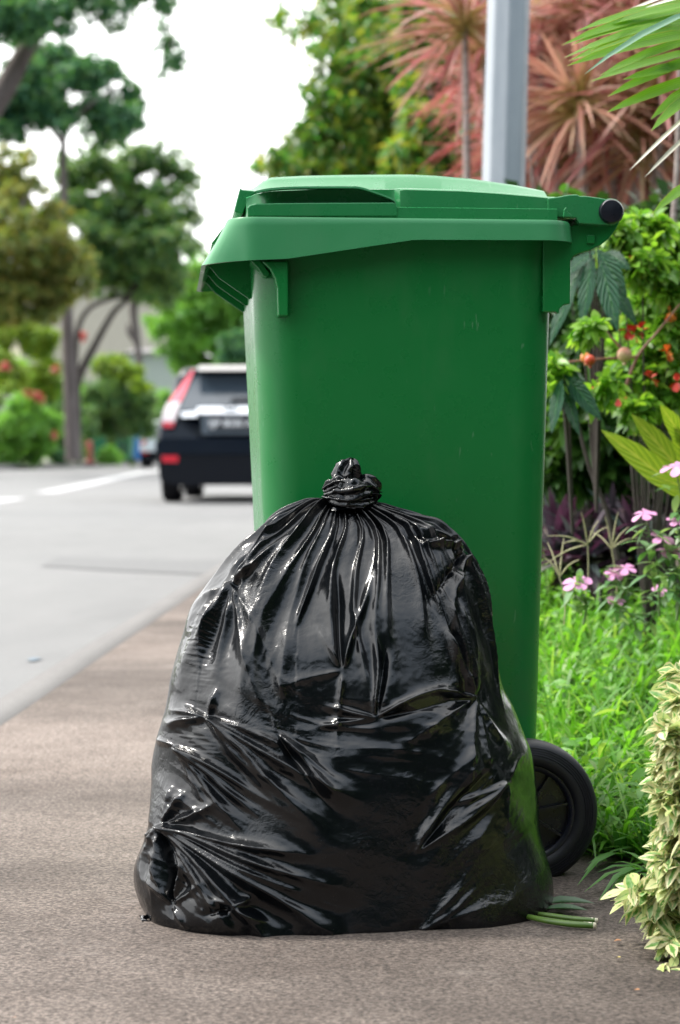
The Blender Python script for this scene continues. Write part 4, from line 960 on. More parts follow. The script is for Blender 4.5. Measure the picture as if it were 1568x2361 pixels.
def car(label, loc, rz, paint, hh=1.66, hw=.905, ln=4.5, suv=True):
    e = empty('car', loc, rz, label, 'car', 'cars on the street')
    k_ = hh / 1.66
    # cross sections from tail to nose: (y, y lean of the upper part, belt half width, roof half width, roof z, belt z, floor z)
    def section(bw, rw, zr, zb_, zf):
        h = [(0, zf), (bw * .80, zf), (bw * .93, zf + .06), (bw * .985, zf + .22), (bw, zf + .42), (bw * .985, zb_ - .12), (bw * .95, zb_)]
        if zr > zb_ + .06: h += [(bw * .90, zb_ + .06 * 1), (rw + (bw * .9 - rw) * .5, zb_ + (zr - zb_) * .5), (rw + .04, zr - .12), (rw - .05, zr - .035), (rw * .6, zr - .008), (0, zr)]
        else: h += [(bw * .9, zb_ + .015), (bw * .75, zb_ + .03), (bw * .55, zb_ + .04), (bw * .4, zb_ + .045), (bw * .2, zb_ + .05), (0, zb_ + .05)]
        return h
    zb0, zr0, zf0 = 1.02 * k_, hh, .24
    st = [(0.0, hw * .93, hw * .66, zr0 - .05, zb0, zf0 + .12, .40), (.05, hw * .985, hw * .70, zr0 - .02, zb0, zf0 + .04, .36), (.14, hw, hw * .735, zr0, zb0, zf0, .32), (.5, hw * 1.0, hw * .745, zr0 + .01, zb0, zf0, .05), (1.4, hw, hw * .75, zr0 + .02, zb0 - .02, zf0, 0),
          (2.3, hw, hw * .75, zr0, zb0 - .04, zf0, 0), (2.75, hw, hw * .72, zr0 - .06, zb0 - .05, zf0, .05), (3.35, hw * .99, hw * .7, zb0 + .0, zb0 - .06, zf0, 0), (3.9, hw * .97, .5, zb0 - .1, zb0 - .12, zf0, 0), (4.3, hw * .9, .5, zb0 - .3, zb0 - .3, zf0, 0), (4.45, hw * .75, .4, zb0 - .42, zb0 - .42, zf0 + .1, 0)]
    V = []
    for (y, bw, rw, zr, zb_, zf, lean) in st:
        s_ = section(bw, rw, zr, zb_, zf); s_ = s_[:13]
        full = s_ + [(-a, b) for a, b in s_[-2:0:-1]]
        for a, b in full:
            ly = lean * smooth01((b - zb0 + .05) / (zr0 - zb0)) ** .8 if b > zb0 - .05 else 0
            bump_ = -.05 * math.exp(-((b - .62 * k_) / .12) ** 2) if y < .1 else 0
            V.append((a, (y + ly) * ln / 4.5 + bump_, b))
    nc = len(full); A = npmesh('body', V, grid_faces(len(st), nc, True)); o = link('body', A, paint, e)
    bm = bmesh.new(); bm.from_mesh(A); bm.verts.ensure_lookup_table(); bm.faces.new([bm.verts[i] for i in range(nc)]); bm.faces.new([bm.verts[(len(st) - 1) * nc + i] for i in range(nc)][::-1]); bmesh.ops.recalc_face_normals(bm, faces=bm.faces); bm.to_mesh(A); bm.free(); A.polygons.foreach_set('use_smooth', [True] * len(A.polygons)); autosmooth(o, 35)
    def rear(z): return -.008 + .40 * smooth01((z - zb0 + .05) / (zr0 - zb0)) ** .8 if z > zb0 - .05 else -.008
    def slab(name, pts, mat, th=.02, parent=e, off=.0):
        bm = bmesh.new(); n = len(pts)
        f = [bm.verts.new((x, rear(z) - th - off, z)) for x, z in pts]; b = [bm.verts.new((x, rear(z) + .03, z)) for x, z in pts]
        bm.faces.new(f); bm.faces.new(b[::-1])
        for i in range(n): bm.faces.new((f[i], b[i], b[(i + 1) % n], f[(i + 1) % n]))
        bmesh.ops.triangulate(bm, faces=[q for q in bm.faces if len(q.verts) > 4]); return bmobj(name, bm, mat, parent, False)
    def Q(x, y): return ((x - 532) / 192 * hw / .905, (1160 - y) / 192 * k_)
    def sub(pts, n=6):
        out = []
        for a, b in zip(pts, pts[1:] + pts[:1]): out += [(a[0] + (b[0] - a[0]) * i / n, a[1] + (b[1] - a[1]) * i / n) for i in range(n)]
        return out
    # rear window built as a strip that follows the lean
    bm = bmesh.new(); rws = []
    for i in range(9):
        f = i / 8; yD = 864 + (946 - 864) * f; wd_ = (532 - (441 - 33 * f)) / 192 * hw / .905; z = (1160 - yD) / 192 * k_
        rws.append([bm.verts.new((wd_ * q, rear(z) - .030, z)) for q in (-1, -.9, -.4, 0, .4, .9, 1)])
    for a, b in zip(rws[:-1], rws[1:]):
        for q in range(6): bm.faces.new((a[q], b[q], b[q + 1], a[q + 1]))
    bmobj('rear_window', bm, glassd, e)
    for s in (-1, 1):
        def M_(pts): return [(s * -x if False else (x if s < 0 else -x), z) for x, z in [Q(a, b) for a, b in pts]]
        def lamp(name, edge, mat, parent):
            bm = bmesh.new(); L0 = []
            for (xo, xi, y) in edge:
                (ao, z), (ai, _) = Q(xo, y), Q(xi, y)
                if s > 0: ao, ai = -ao, -ai
                L0.append([bm.verts.new(p) for p in ((ao, rear(z) + .10, z), (ao * .985, rear(z) - .02, z), (ai, rear(z) - .038, z), (ai * .99, rear(z) + .01, z))])
            for a, b in zip(L0[:-1], L0[1:]):
                for q in range(3): bm.faces.new((a[q], a[q + 1], b[q + 1], b[q]))
            bm.faces.new(L0[0]); bm.faces.new(L0[-1][::-1]); return bmobj(name, bm, mat, parent, True)
        if suv:
            tl = lamp('tail_lamp', [(434, 441, 849), (426, 437, 862), (414, 431, 878), (403, 425, 896), (392, 419, 912), (384, 413, 925)], pinkl, e)
            lamp('lamp_clear', [(384, 413, 925), (377, 411, 936), (373, 408, 950), (371, 405, 966), (372, 403, 972)], whl, tl)
            lamp('lamp_red', [(372, 403, 972), (373, 401, 978), (376, 399, 985)], redl, tl)
        else: lamp('tail_lamp', [(366, 400, 975), (364, 396, 990), (366, 392, 1004)], redl, e)
        slab('reflector', M_([(374, 1050), (412, 1050), (412, 1065), (376, 1065)]), redl, .03, off=.03)
        # wheels
        for y in (.78 * ln / 4.5, 3.45 * ln / 4.5):
            we = empty('wheel'); we.parent = e; we.location = (s * (hw - .125), y, .335 * max(k_, .92))
            R0 = .335 * max(k_, .92); bm = bmesh.new(); lathe(bm, [(R0 * .62, -.10), (R0 * .9, -.115), (R0 * .985, -.09), (R0, -.05), (R0, .05), (R0 * .985, .09), (R0 * .9, .115), (R0 * .62, .10)], (0, 0, 0), 'X', 36, close=True); bmobj('tyre', bm, simple('tyre_black', (.004, .004, .006), .7, spec=.2), we)
            bm = bmesh.new(); lathe(bm, [(.001, -s * .02), (R0 * .2, s * .085), (R0 * .25, s * .07), (R0 * .6, s * .06), (R0 * .63, s * .1), (R0 * .63, -s * .1)], (0, 0, 0), 'X', 30); bmobj('rim', bm, rimm, we)
        bm = bmesh.new(); bx(bm, (s * (hw + .09), 2.75 * ln / 4.5, zb0 + .06), (.2, .1, .14)); bmobj('wing_mirror', bm, paint, e, True, bevel=.03)
        bm = bmesh.new(); pts = [(1.0, zb0 + .05), (2.9, zb0 + .0), (2.35, zr0 - .12), (1.05, zr0 - .11)]
        vv = [bm.verts.new((s * (hw * (.93 if z < zb0 + .1 else .80)), y, z)) for y, z in pts]; bm.faces.new(vv); bmesh.ops.solidify(bm, geom=bm.faces[:], thickness=.02); bmobj('side_window', bm, glassd, e, False)
    # roof spoiler, chrome strip, plate, bumper
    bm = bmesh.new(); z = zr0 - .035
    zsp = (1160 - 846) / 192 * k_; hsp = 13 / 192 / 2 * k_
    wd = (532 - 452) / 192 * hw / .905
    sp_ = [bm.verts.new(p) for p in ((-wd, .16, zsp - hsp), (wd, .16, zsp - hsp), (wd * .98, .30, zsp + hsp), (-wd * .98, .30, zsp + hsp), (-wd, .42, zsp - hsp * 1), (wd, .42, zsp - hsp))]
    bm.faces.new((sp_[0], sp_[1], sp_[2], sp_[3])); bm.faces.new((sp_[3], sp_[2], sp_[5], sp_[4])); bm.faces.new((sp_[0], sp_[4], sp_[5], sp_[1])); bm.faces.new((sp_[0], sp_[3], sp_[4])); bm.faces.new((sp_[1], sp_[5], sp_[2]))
    bmobj('roof_spoiler', bm, simple('painted_sky_sheen', (.36, .345, .33), .3) if suv else paint, e, True, bevel=.012)  # pale colour stands in for sky reflected in the spoiler
    slab('bumper', sub([Q(360, 1020), Q(375, 1010), Q(689, 1010), Q(704, 1020), Q(704, 1040), Q(689, 1047), Q(375, 1047), Q(360, 1040)], 3), paint, .07)
    o = bpy.data.objects[-1] if False else None
    slab('lower_bumper', [Q(364, 1048), Q(700, 1048), Q(694, 1105), Q(660, 1118), Q(404, 1118), Q(370, 1105)], trimb, .05)
    if suv:
        slab('chrome_strip', sub([Q(454, 938), Q(470, 937), Q(594, 937), Q(610, 938), Q(610, 952), Q(594, 954), Q(470, 954), Q(454, 952)], 3), chrome, .05)
        for s in (-1, 1):
            pts = [Q(414, 950), Q(455, 947), Q(455, 961), Q(420, 962)]; slab('chrome_end', pts if s < 0 else [(-a, b) for a, b in pts], chrome, .03)
        # emblem: upright letter in a rounded frame
        bm = bmesh.new(); c0 = Q(532, 944); yy = rear(c0[1]) - .066
        for dx, dz, ww, hh_ in ((-.075, 0, .014, .13), (.075, 0, .014, .13), (0, .062, .15, .012), (0, -.062, .13, .012), (-.035, 0, .02, .09), (.035, 0, .02, .09), (0, 0, .06, .02)): bx(bm, (c0[0] + dx, yy, c0[1] + dz), (ww, .014 + .002 * abs(dx), hh_))
        bmobj('emblem', bm, chrome, e, False)
        slab('wiper', [Q(531, 918), Q(600, 914), Q(602, 926), Q(531, 928)], trimb, .04)
    pc = Q(532, 976 if suv else 1000); slab('plate_recess', [Q(463, 958), Q(601, 958), Q(598, 1001), Q(467, 1001)] if suv else [Q(480, 985), Q(584, 985), Q(584, 1012), Q(480, 1012)], simple('recess_grey', (.06, .075, .09), .3), .012)
    pw, ph = .52, .15; bm = bmesh.new(); bx(bm, (pc[0], rear(pc[1]) - .03, pc[1]), (pw, .02, ph)); pl_ = bmobj('number_plate', bm, platem, e, False)
    text_mesh('plate_text', 'SJP 8030 A', .118, platew, pl_, (pc[0], rear(pc[1]) - .042, pc[1]), (R(90), 0, 0), .002)
    return e
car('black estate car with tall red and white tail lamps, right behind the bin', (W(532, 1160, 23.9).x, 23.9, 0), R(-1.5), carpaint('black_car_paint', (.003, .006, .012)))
car('small silver car far down the street, partly hidden by the black car', (W(384, 1060, 62).x, 62, gz(62)), R(2), carpaint('silver_car_paint', (.68, .72, .73), .25), hh=1.46, hw=.84, ln=4.0, suv=False)
# ================================================================ garden on the right
def bz(x, y):
    return 0.20 * smooth01((y - 2.72) / 1.9) * smooth01((x - .30) / .12) + .012 if y > 2.68 else .0
gxs = [.33 + .05 * i for i in range(20)] + [1.4, 1.8, 2.6, 4, 8, 30]; gys = [2.72 + .08 * i for i in range(30)] + [5.4, 6, 7, 9, 12, 20, 40, 90, 200]
V = [(x + .02 * math.sin(y * 9) * (x < .5), y + (.02 * math.sin(x * 17) if y < 2.8 else 0), bz(x, y) + .006 + .012 * math.sin(x * 13 + y * 7)) for y in gys for x in gxs]
soil = Mat('garden_soil'); f = soil.noise(30, 6); soil.set(col=soil.ramp(f, [(.3, (.035, .028, .018)), (.7, (.10, .075, .05))]), rough=.95); soil.bump(f, .6, .01)
o = link('garden_bank', npmesh('garden_bank', V, grid_faces(len(gys), len(gxs), False)), soil.m, None); tag(o, kind='structure')
dense('pavement', lambda y: .8, lambda y: 8.0, [-12, -4, 0, 1, 2, 2.74], 6, .012, am.m)
# lamp post: octagonal galvanised steel, a little out of plumb
zm = Mat('galvanised_steel'); f = zm.noise(26, 5, .65, stretch=(1, 1, .08)); f2 = zm.noise(6, 5, .6); zm.set(col=zm.mix(.5, zm.ramp(f, [(.3, (.20, .24, .28)), (.7, (.38, .42, .46))]), zm.ramp(f2, [(.3, (.30, .33, .36)), (.7, (.42, .44, .46))])), metal=.15, rough=zm.ramp(f, [(.3, .42), (.7, .58)]))
PY = 5.9; b = W(1150, 900, PY); t = W(1175, 0, PY); dirx = (t.x - b.x) / (t.z - b.z); bx0 = b.x - dirx * b.z
pe = empty('lamp_post', (bx0, PY, .1), R(12), 'tall grey galvanised steel pole rising behind the bin lid', 'lamp post')
bm = bmesh.new(); lathe(bm, [(.066, 0), (.0655, 1.0), (.060, 3.2), (.052, 6.5)], (0, 0, 0), 'Z', 8); o = bmobj('pole', bm, zm.m, pe, False, bevel=.006, seg=3); o.rotation_euler = (0, math.atan(dirx), -R(12))
bm = bmesh.new(); lathe(bm, [(.12, 0), (.12, .02), (.075, .03), (.075, .12), (.066, .125)], (0, 0, 0), 'Z', 24); bmobj('base_collar', bm, zm.m, pe, False)
bm = bmesh.new(); bx(bm, (dirx * 6.45 - .5, 0, 6.5), (1.3, .07, .06)); bmobj('arm', bm, zm.m, pe, False, bevel=.01)
bm = bmesh.new(); bx(bm, (dirx * 6.45 - 1.3, 0, 6.5), (.6, .22, .10)); bmobj('lamp_head', bm, zm.m, pe, True, bevel=.03)
# green tree behind the bin
LM_T = leafmat('leaf_tree_behind', [(0.043, 0.131, 0.029), (0.072, 0.217, 0.043), (0.116, 0.290, 0.058), (0.261, 0.304, 0.043), (0.348, 0.319, 0.072), (0.087, 0.232, 0.072)], transl=.5, nscale=.8)
LM_T2 = leafmat('leaf_deep_green', [(0.019, 0.065, 0.026), (0.039, 0.117, 0.039), (0.065, 0.169, 0.039), (0.117, 0.208, 0.039)], transl=.4)
tree('garden_tree', 'leafy yellow-green tree filling the gap between the sky and the grey pole', 'tree', 14.5,
     [(905, 40, 75), (830, 20, 50), (780, 70, 50, .8), (860, 120, 75), (800, 170, 62), (760, 235, 50), (860, 230, 80), (800, 290, 65), (735, 320, 45), (690, 350, 44), (640, 375, 32, .7), (600, 385, 20, .4), (760, 380, 60), (850, 350, 75), (940, 120, 80), (930, 220, 80), (930, 320, 80), (720, 40, 34, .35), (690, 75, 26, .3), (740, 110, 30, .5), (655, 35, 24, .3), (770, 0, 40, .4), (620, 45, 16, .25), (575, 355, 12, .25), (540, 385, 9, .25), (690, 415, 50), (800, 430, 70), (900, 430, 90), (850, 540, 110), (980, 540, 110), (715, 295, 22, .5)],
     [([(960, 1060), (955, 700), (950, 450), (930, 300), (900, 150), (880, 20)], [30, 24, 17, 12, 8, 3]), ([(945, 400), (860, 330), (760, 350), (680, 370)], [9, 6, 4, 2]), ([(925, 260), (840, 180), (760, 120)], [8, 5, 2])], 25000, .072, LM_T, None, 31, 'leaf', 20, dy=.9)
tree('garden_tree', 'deep green tree with yellowing leaves just left of the grey pole', 'tree', 12.5,
     [(1000, 90, 70), (1060, 40, 60), (1000, 10, 60), (1080, 140, 60), (990, 200, 80), (1060, 240, 70), (1000, 310, 80), (1070, 350, 70), (960, 380, 60), (1110, 400, 70), (1000, 430, 80), (1100, 300, 70), (1150, 200, 70), (1180, 60, 80), (1200, 330, 80)],
     [([(1070, 1060), (1065, 700), (1060, 420), (1050, 300), (1030, 120), (1020, 0)], [26, 20, 12, 9, 6, 3]), ([(1058, 380), (1010, 280), (990, 200)], [6, 4, 2])], 26000, .085, LM_T, None, 32, 'leaf', 18, dy=.8)
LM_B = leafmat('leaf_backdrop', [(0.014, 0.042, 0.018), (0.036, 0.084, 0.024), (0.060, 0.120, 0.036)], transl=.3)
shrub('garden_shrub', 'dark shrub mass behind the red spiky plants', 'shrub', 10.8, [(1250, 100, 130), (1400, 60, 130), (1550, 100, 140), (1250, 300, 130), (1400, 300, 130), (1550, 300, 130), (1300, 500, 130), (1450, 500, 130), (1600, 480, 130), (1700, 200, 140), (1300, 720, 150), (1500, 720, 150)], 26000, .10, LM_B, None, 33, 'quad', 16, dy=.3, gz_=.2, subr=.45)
# spiky red plants
def spikemat(name, cols):
    m = Mat(name); g = m.n('ShaderNodeNewGeometry'); uv = m.n('ShaderNodeUVMap'); sx = m.n('ShaderNodeSeparateXYZ'); m.l(uv.outputs[0], sx.inputs[0])
    c = m.ramp(g.outputs['Random Per Island'], [(i / (len(cols) - 1), cc) for i, cc in enumerate(cols)])
    c = m.mix(m.ramp(sx.outputs[1], [(.0, .95), (.4, .0)]), c, (.38, .40, .08))
    c = m.mix(m.ramp(m.math('ABSOLUTE', m.math('SUBTRACT', sx.outputs[0], .5)), [(.3, 0), (.48, .6)]), c, (.46, .17, .13))
    m.set(col=c, rough=.45, spec=.4); tr = m.n('ShaderNodeBsdfTranslucent'); m.l(m.mix(1.0, c, (1.0, .9, .9), 'MULTIPLY'), tr.inputs[0]); ms = m.n('ShaderNodeMixShader'); ms.inputs[0].default_value = .4
    m.l(m.p.outputs[0], ms.inputs[1]); m.l(tr.outputs[0], ms.inputs[2]); m.l(ms.outputs[0], m.out.inputs[0]); return m.m
SP1 = spikemat('spiky_leaf_pink', [(.48, .19, .19), (.54, .30, .27), (.38, .11, .12), (.56, .38, .31), (.30, .22, .13), (.20, .06, .07)])
SP2 = spikemat('spiky_leaf_orange', [(.50, .27, .18), (.44, .22, .16), (.54, .38, .26), (.36, .33, .15)])
SP3 = spikemat('spiky_leaf_red', [(.42, .09, .09), (.46, .16, .14), (.28, .06, .06), (.50, .24, .20), (.16, .05, .05)])
STM = Mat('pale_cane'); f = STM.noise(60, 4, .6, stretch=(.3, .3, 1.2)); STM.set(col=STM.ramp(f, [(.3, (.20, .15, .13)), (.7, (.42, .36, .33))]), rough=.8)
def dracaena(x, y, Y, label, mat, seed, n=95, ln=.42, lean=(10, 40), gup=1.0, wd=.017, group='red spiky plants behind the pole'):
    rs = np.random.RandomState(seed); h = W(x, y, Y); o = (h.x + wr_(lean[0], Y) * 1.0, Y + rs.uniform(-.05, .05), .15)
    e = empty('dracaena', o, 0, label, 'spiky plant', group)
    mid = (h.x + wr_(lean[0] * .8, Y), Y, o[2] + (h.z - o[2]) * .55); q = (h.x + wr_(lean[0] * .25, Y), Y, h.z - .25)
    pathmesh('stem', [([o, mid, q, tuple(h)], [.020, .015, .013, .010])], STM.m, e, o, 8)
    m = n; a = rs.uniform(0, 2 * np.pi, m); el = np.arcsin(rs.uniform(-.55, .98, m)) * gup
    d = np.stack([np.cos(a) * np.cos(el), np.sin(a) * np.cos(el), np.sin(el)], 1)
    P0 = np.array(h) + d * .012 + np.array([0, 0, 1]) * (rs.rand(m)[:, None] * .10 - .06)
    L_ = ln * rs.uniform(.65, 1.15, m) ; V, F, UV = ribbons(P0, d, L_, wd * rs.uniform(.8, 1.2, m), 'strap', rs.uniform(.05, .45, m), .35, rs.uniform(-.6, .6, m))
    leafobj('leaves', [(V, F, UV)], mat, e, o); return e
dr = [
 (1335, 232, 6.8, 'large yellow-hearted spiky rosette right of the pole, on a slanting pale stem', SP2, (40, 0), .44, 120, None),
 (1072, 48, 7.0, 'pink spiky rosette left of the pole at the top', SP1, (10, 0), .40, 110, None),
 (1118, 118, 7.4, 'red drooping rosette tucked against the left side of the pole', SP3, (5, 0), .34, 90, None),
 (1128, 225, 7.8, 'small pink rosette just left of the pole halfway down', SP1, (5, 0), .32, 80, None),
 (1245, 45, 7.4, 'orange rosette immediately right of the pole near the top', SP2, (15, 0), .40, 100, None),
 (1450, 55, 7.2, 'pale pink rosette above the palm leaf tips', SP1, (20, 0), .42, 110, None),
 (1262, 330, 7.4, 'low pink rosette right of the pole just above the bin lid', SP1, (10, 0), .34, 90, None)]
for i, (x, y, Y, lab, mt, le, ln, n, _) in enumerate(dr): dracaena(x, y, Y, lab, mt, 50 + i, n, ln, le)
ORD = 'first second third fourth fifth sixth seventh eighth ninth tenth eleventh twelfth thirteenth fourteenth'.split()
def ordn(i, n): return ORD[i] + ' from the left' if i < (n + 1) // 2 else (ORD[n - 1 - i] + ' from the right')
more = [(1350, 0, 7.2, SP1), (1420, 150, 7.4, SP2), (1500, 10, 7.0, SP1), (1520, 200, 6.8, SP1), (1400, 290, 7.2, SP3), (1480, 330, 6.9, SP2), (1270, 160, 7.8, SP1), (1220, 250, 7.9, SP3), (1310, 400, 7.6, SP3), (1560, 310, 7.5, SP3), (1380, 90, 7.9, SP1), (1550, 100, 7.7, SP2), (1440, 230, 8.0, SP1), (1230, 400, 8.1, SP1), (1600, 30, 6.8, SP1), (1610, 220, 7.0, SP2), (1340, 330, 8.2, SP1), (1300, 90, 8.3, SP2), (1410, 380, 8.1, SP3), (1500, 400, 8.0, SP3), (1470, 140, 8.3, SP3), (1200, 110, 8.2, SP1), (1330, 160, 8.4, SP1), (1530, 260, 8.3, SP1), (1270, 250, 8.4, SP2), (1390, 210, 8.4, SP3), (1180, 320, 8.3, SP3), (1450, 430, 8.4, SP1)]
for i, (x, y, Y, mt) in enumerate(more):
    rs = np.random.RandomState(90 + i); dracaena(x, y, Y, '%s spiky plant in the crowded back bed, %s' % ({SP1: 'pink', SP2: 'orange tinged', SP3: 'dark red'}[mt], ordn(sorted(q[0] for q in more).index(x), len(more))), mt, 70 + i, 100, rs.uniform(.38, .52), (rs.uniform(-30, 30), 0), group='crowded spiky plants at the back')
# bare canes and dead stalks standing in the bed
def cane(i, x0, y0, x1, y1, Y, r, label):
    P = pp([(x0, y0), ((x0 + x1) / 2 + 4, (y0 + y1) / 2), (x1, y1)], Y); P.append((P[-1][0], Y, .15)) if P[-1][2] > .3 else None
    o = P[-1]; A = Acc(); Q = catmull(P, 20); v, f = tube_np(Q, np.interp(np.linspace(0, 1, 20), [0, .12, 1], [r * .15, r * .7, r]), 8); A.add(v - np.array(o), f); c = link('bare_cane', A.mesh('bare_cane'), STM.m, None); c.location = o
    tag(c, label, 'plant cane', 'bare canes in the spiky bed')
rs = np.random.RandomState(3)
cane(0, 1566, 120, 1548, 640, 4.9, .0085, 'pale slender cane at the right edge above the bright shrub')
for i in range(26):
    x = 1225 + i * 13 + rs.uniform(-6, 6); cane(i, x + rs.uniform(-45, 30), rs.uniform(190, 330), x, 620, rs.uniform(7.0, 8.4), rs.uniform(.006, .013), 'thin brown bare cane under the spiky leaves, %s in its row' % ordn(i, 26))
# ---- near shrubs
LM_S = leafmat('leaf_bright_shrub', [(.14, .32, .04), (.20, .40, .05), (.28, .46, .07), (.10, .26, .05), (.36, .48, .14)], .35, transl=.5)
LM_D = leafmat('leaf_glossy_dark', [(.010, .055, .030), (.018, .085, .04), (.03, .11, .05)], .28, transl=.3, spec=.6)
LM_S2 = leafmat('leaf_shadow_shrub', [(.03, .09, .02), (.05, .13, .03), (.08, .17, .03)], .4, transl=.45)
bs = shrub('flowering_shrub', 'bright green small-leaved shrub with red flowers, right of the bin handle', 'shrub', 4.0,
      [(1480, 530, 46), (1430, 540, 34, .8), (1540, 560, 50), (1480, 610, 50), (1555, 650, 50), (1500, 700, 46), (1560, 750, 46), (1470, 760, 36, .8), (1430, 800, 26, .6), (1500, 820, 46), (1560, 850, 50), (1440, 850, 34, .7), (1410, 590, 28, .6), (1520, 900, 46), (1440, 910, 30, .6), (1470, 950, 34, .6), (1620, 600, 60), (1630, 800, 70), (1400, 510, 16, .5)],
      8200, .030, LM_S, None, 41, 'leaf', 22, dy=.16, gz_=.15)
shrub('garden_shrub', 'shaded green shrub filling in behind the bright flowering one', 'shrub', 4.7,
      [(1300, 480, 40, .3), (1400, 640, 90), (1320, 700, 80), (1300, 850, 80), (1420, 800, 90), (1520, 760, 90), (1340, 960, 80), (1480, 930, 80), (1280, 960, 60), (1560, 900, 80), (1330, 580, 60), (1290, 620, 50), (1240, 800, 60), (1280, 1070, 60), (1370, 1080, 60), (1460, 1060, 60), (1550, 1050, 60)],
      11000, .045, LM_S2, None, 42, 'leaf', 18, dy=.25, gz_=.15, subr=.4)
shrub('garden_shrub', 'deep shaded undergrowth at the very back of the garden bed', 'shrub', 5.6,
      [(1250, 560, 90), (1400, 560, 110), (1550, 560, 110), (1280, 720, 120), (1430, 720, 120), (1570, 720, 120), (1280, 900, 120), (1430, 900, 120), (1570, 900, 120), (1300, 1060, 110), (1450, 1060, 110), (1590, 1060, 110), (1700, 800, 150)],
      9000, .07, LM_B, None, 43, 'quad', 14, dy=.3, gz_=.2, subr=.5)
# flowers and round fruits belong to the bright shrub
FR = simple('red_petal', (.62, .05, .03), .4); FO = simple('orange_petal', (.75, .22, .04), .4); FRT = Mat('pinkish_fruit'); f = FRT.noise(30, 3); FRT.set(col=FRT.ramp(f, [(.35, (.55, .16, .10)), (.6, (.62, .42, .24))]), rough=.35)
o = tuple(bs.location)
rs = np.random.RandomState(8)
for (x, y, m_) in ((1368, 908, FR), (1352, 904, FR), (1425, 916, FR), (1475, 757, FR), (1448, 760, FR), (1462, 768, FR), (1500, 872, FR), (1545, 720, FO), (1455, 610, FO), (1560, 880, FR), (1538, 812, FO)):
    h = W(x, y, 3.78 + rs.uniform(-.06, .06)); n_ = 7; d = rdir(rs, n_, -.2); leafobj('flower', [ribbons(np.array(h) + d * .002, d, .016, .014, 'petal', .1, .3)], m_, bs, o)
def ball(name, h, r, mat, parent, o, crown_=True):
    bm = bmesh.new(); lathe(bm, [(.0003, r * .98), (r * .5, r * .86), (r * .86, r * .5), (r, 0), (r * .86, -r * .52), (r * .5, -r * .85), (r * .22, -r * 1.0), (r * .30, -r * 1.35), (r * .2, -r * 1.3), (.0003, -r * 1.02)], (h[0] - o[0], h[1] - o[1], h[2] - o[2]), 'Z', 20); return bmobj(name, bm, mat, parent)
ball('fruit', W(1440, 817, 3.75), .0145, FRT.m, bs, o); ball('fruit', W(1360, 830, 3.75), .0105, simple('red_fruit', (.55, .07, .03), .3), bs, o); ball('fruit', W(1350, 824, 3.78), .0105, simple('orange_fruit', (.7, .25, .05), .3), bs, o)
P = [pp([(1270, 838), (1330, 832), (1400, 826), (1470, 822)], 3.8), pp([(1378, 752), (1395, 762), (1420, 790), (1440, 810)], 3.8), pp([(1568, 700), (1520, 760), (1470, 822), (1440, 900)], 3.8)]
pathmesh('twig', [(p, [.0018, .0022, .003, .0036]) for p in P], simple('reddish_twig', (.25, .12, .08), .6), bs, o, 6)
# pale leaf sprays that hang at the left tips of the shrub
rs = np.random.RandomState(18)
for sp1 in ([(1285, 850, 26), (1272, 880, 20)], [(1360, 752, 15), (1346, 765, 10)], [(1375, 915, 28), (1400, 880, 22)]): leafobj('leaf_spray', crown(rs, cl(sp1, 3.7, .04, rs), 110, .032, 'leaf', 14), LM_S, bs, o)
def bigleaf(name, label, cat, spec, mat, Y, root, parentlab=None, droop=.15, fold=.2, curl=.0, group=None, roll_=-.5):
    """leaves from base px to tip px with px width"""
    o = tuple(root); e = empty(name, o, 0, label, cat, group); A = []; stems = []
    for (x0, y0, x1, y1, w_, dy) in spec:
        a = np.array(W(x0, y0, Y + dy)); b = np.array(W(x1, y1, Y + dy - .04)); d = b - a; L_ = np.linalg.norm(d)
        A.append(ribbons(a[None], (d + np.array([0, 0, droop * L_]))[None], L_, wr_(w_, Y), 'leaf', droop, fold, np.array([roll_]), cols=5, upv=np.array([0, -.9, .4]), curl=curl)); stems.append(([o, tuple((np.array(o) + a) / 2 + np.array([0, 0, .03])), tuple(a)], [.003, .0022, .0014]))
    pathmesh('stem', stems, dbark, e, o, 6); leafobj('leaves', A, mat, e, o); return e
def ribbed(name, a, b, c2, transl=.3, rough=.3):
    m = Mat(name); uv = m.n('ShaderNodeUVMap'); sx = m.n('ShaderNodeSeparateXYZ'); m.l(uv.outputs[0], sx.inputs[0])
    u = m.math('ABSOLUTE', m.math('SUBTRACT', sx.outputs[0], .5)); v = m.math('SUBTRACT', m.math('MULTIPLY', sx.outputs[1], 46), m.math('MULTIPLY', u, 30)); h = m.math('SINE', v)
    c = m.mix(m.ramp(h, [(.0, 0), (1, 1)]), a, b); c = m.mix(m.ramp(u, [(.02, 1), (.07, 0)]), c, c2)
    m.set(col=c, rough=rough, spec=.5); nb = m.bump(h, .7, .003)
    tr = m.n('ShaderNodeBsdfTranslucent'); m.l(m.mix(1.0, c, (1.2, 1.3, .6), 'MULTIPLY'), tr.inputs[0]); ms = m.n('ShaderNodeMixShader'); ms.inputs[0].default_value = transl
    m.l(m.p.outputs[0], ms.inputs[1]); m.l(tr.outputs[0], ms.inputs[2]); m.l(ms.outputs[0], m.out.inputs[0]); return m.m
RD = ribbed('ribbed_dark_leaf', (.012, .075, .035), (.03, .13, .06), (.05, .16, .06)); YG = ribbed('ribbed_yellow_leaf', (.20, .30, .03), (.32, .40, .05), (.40, .44, .08), .45, .35)
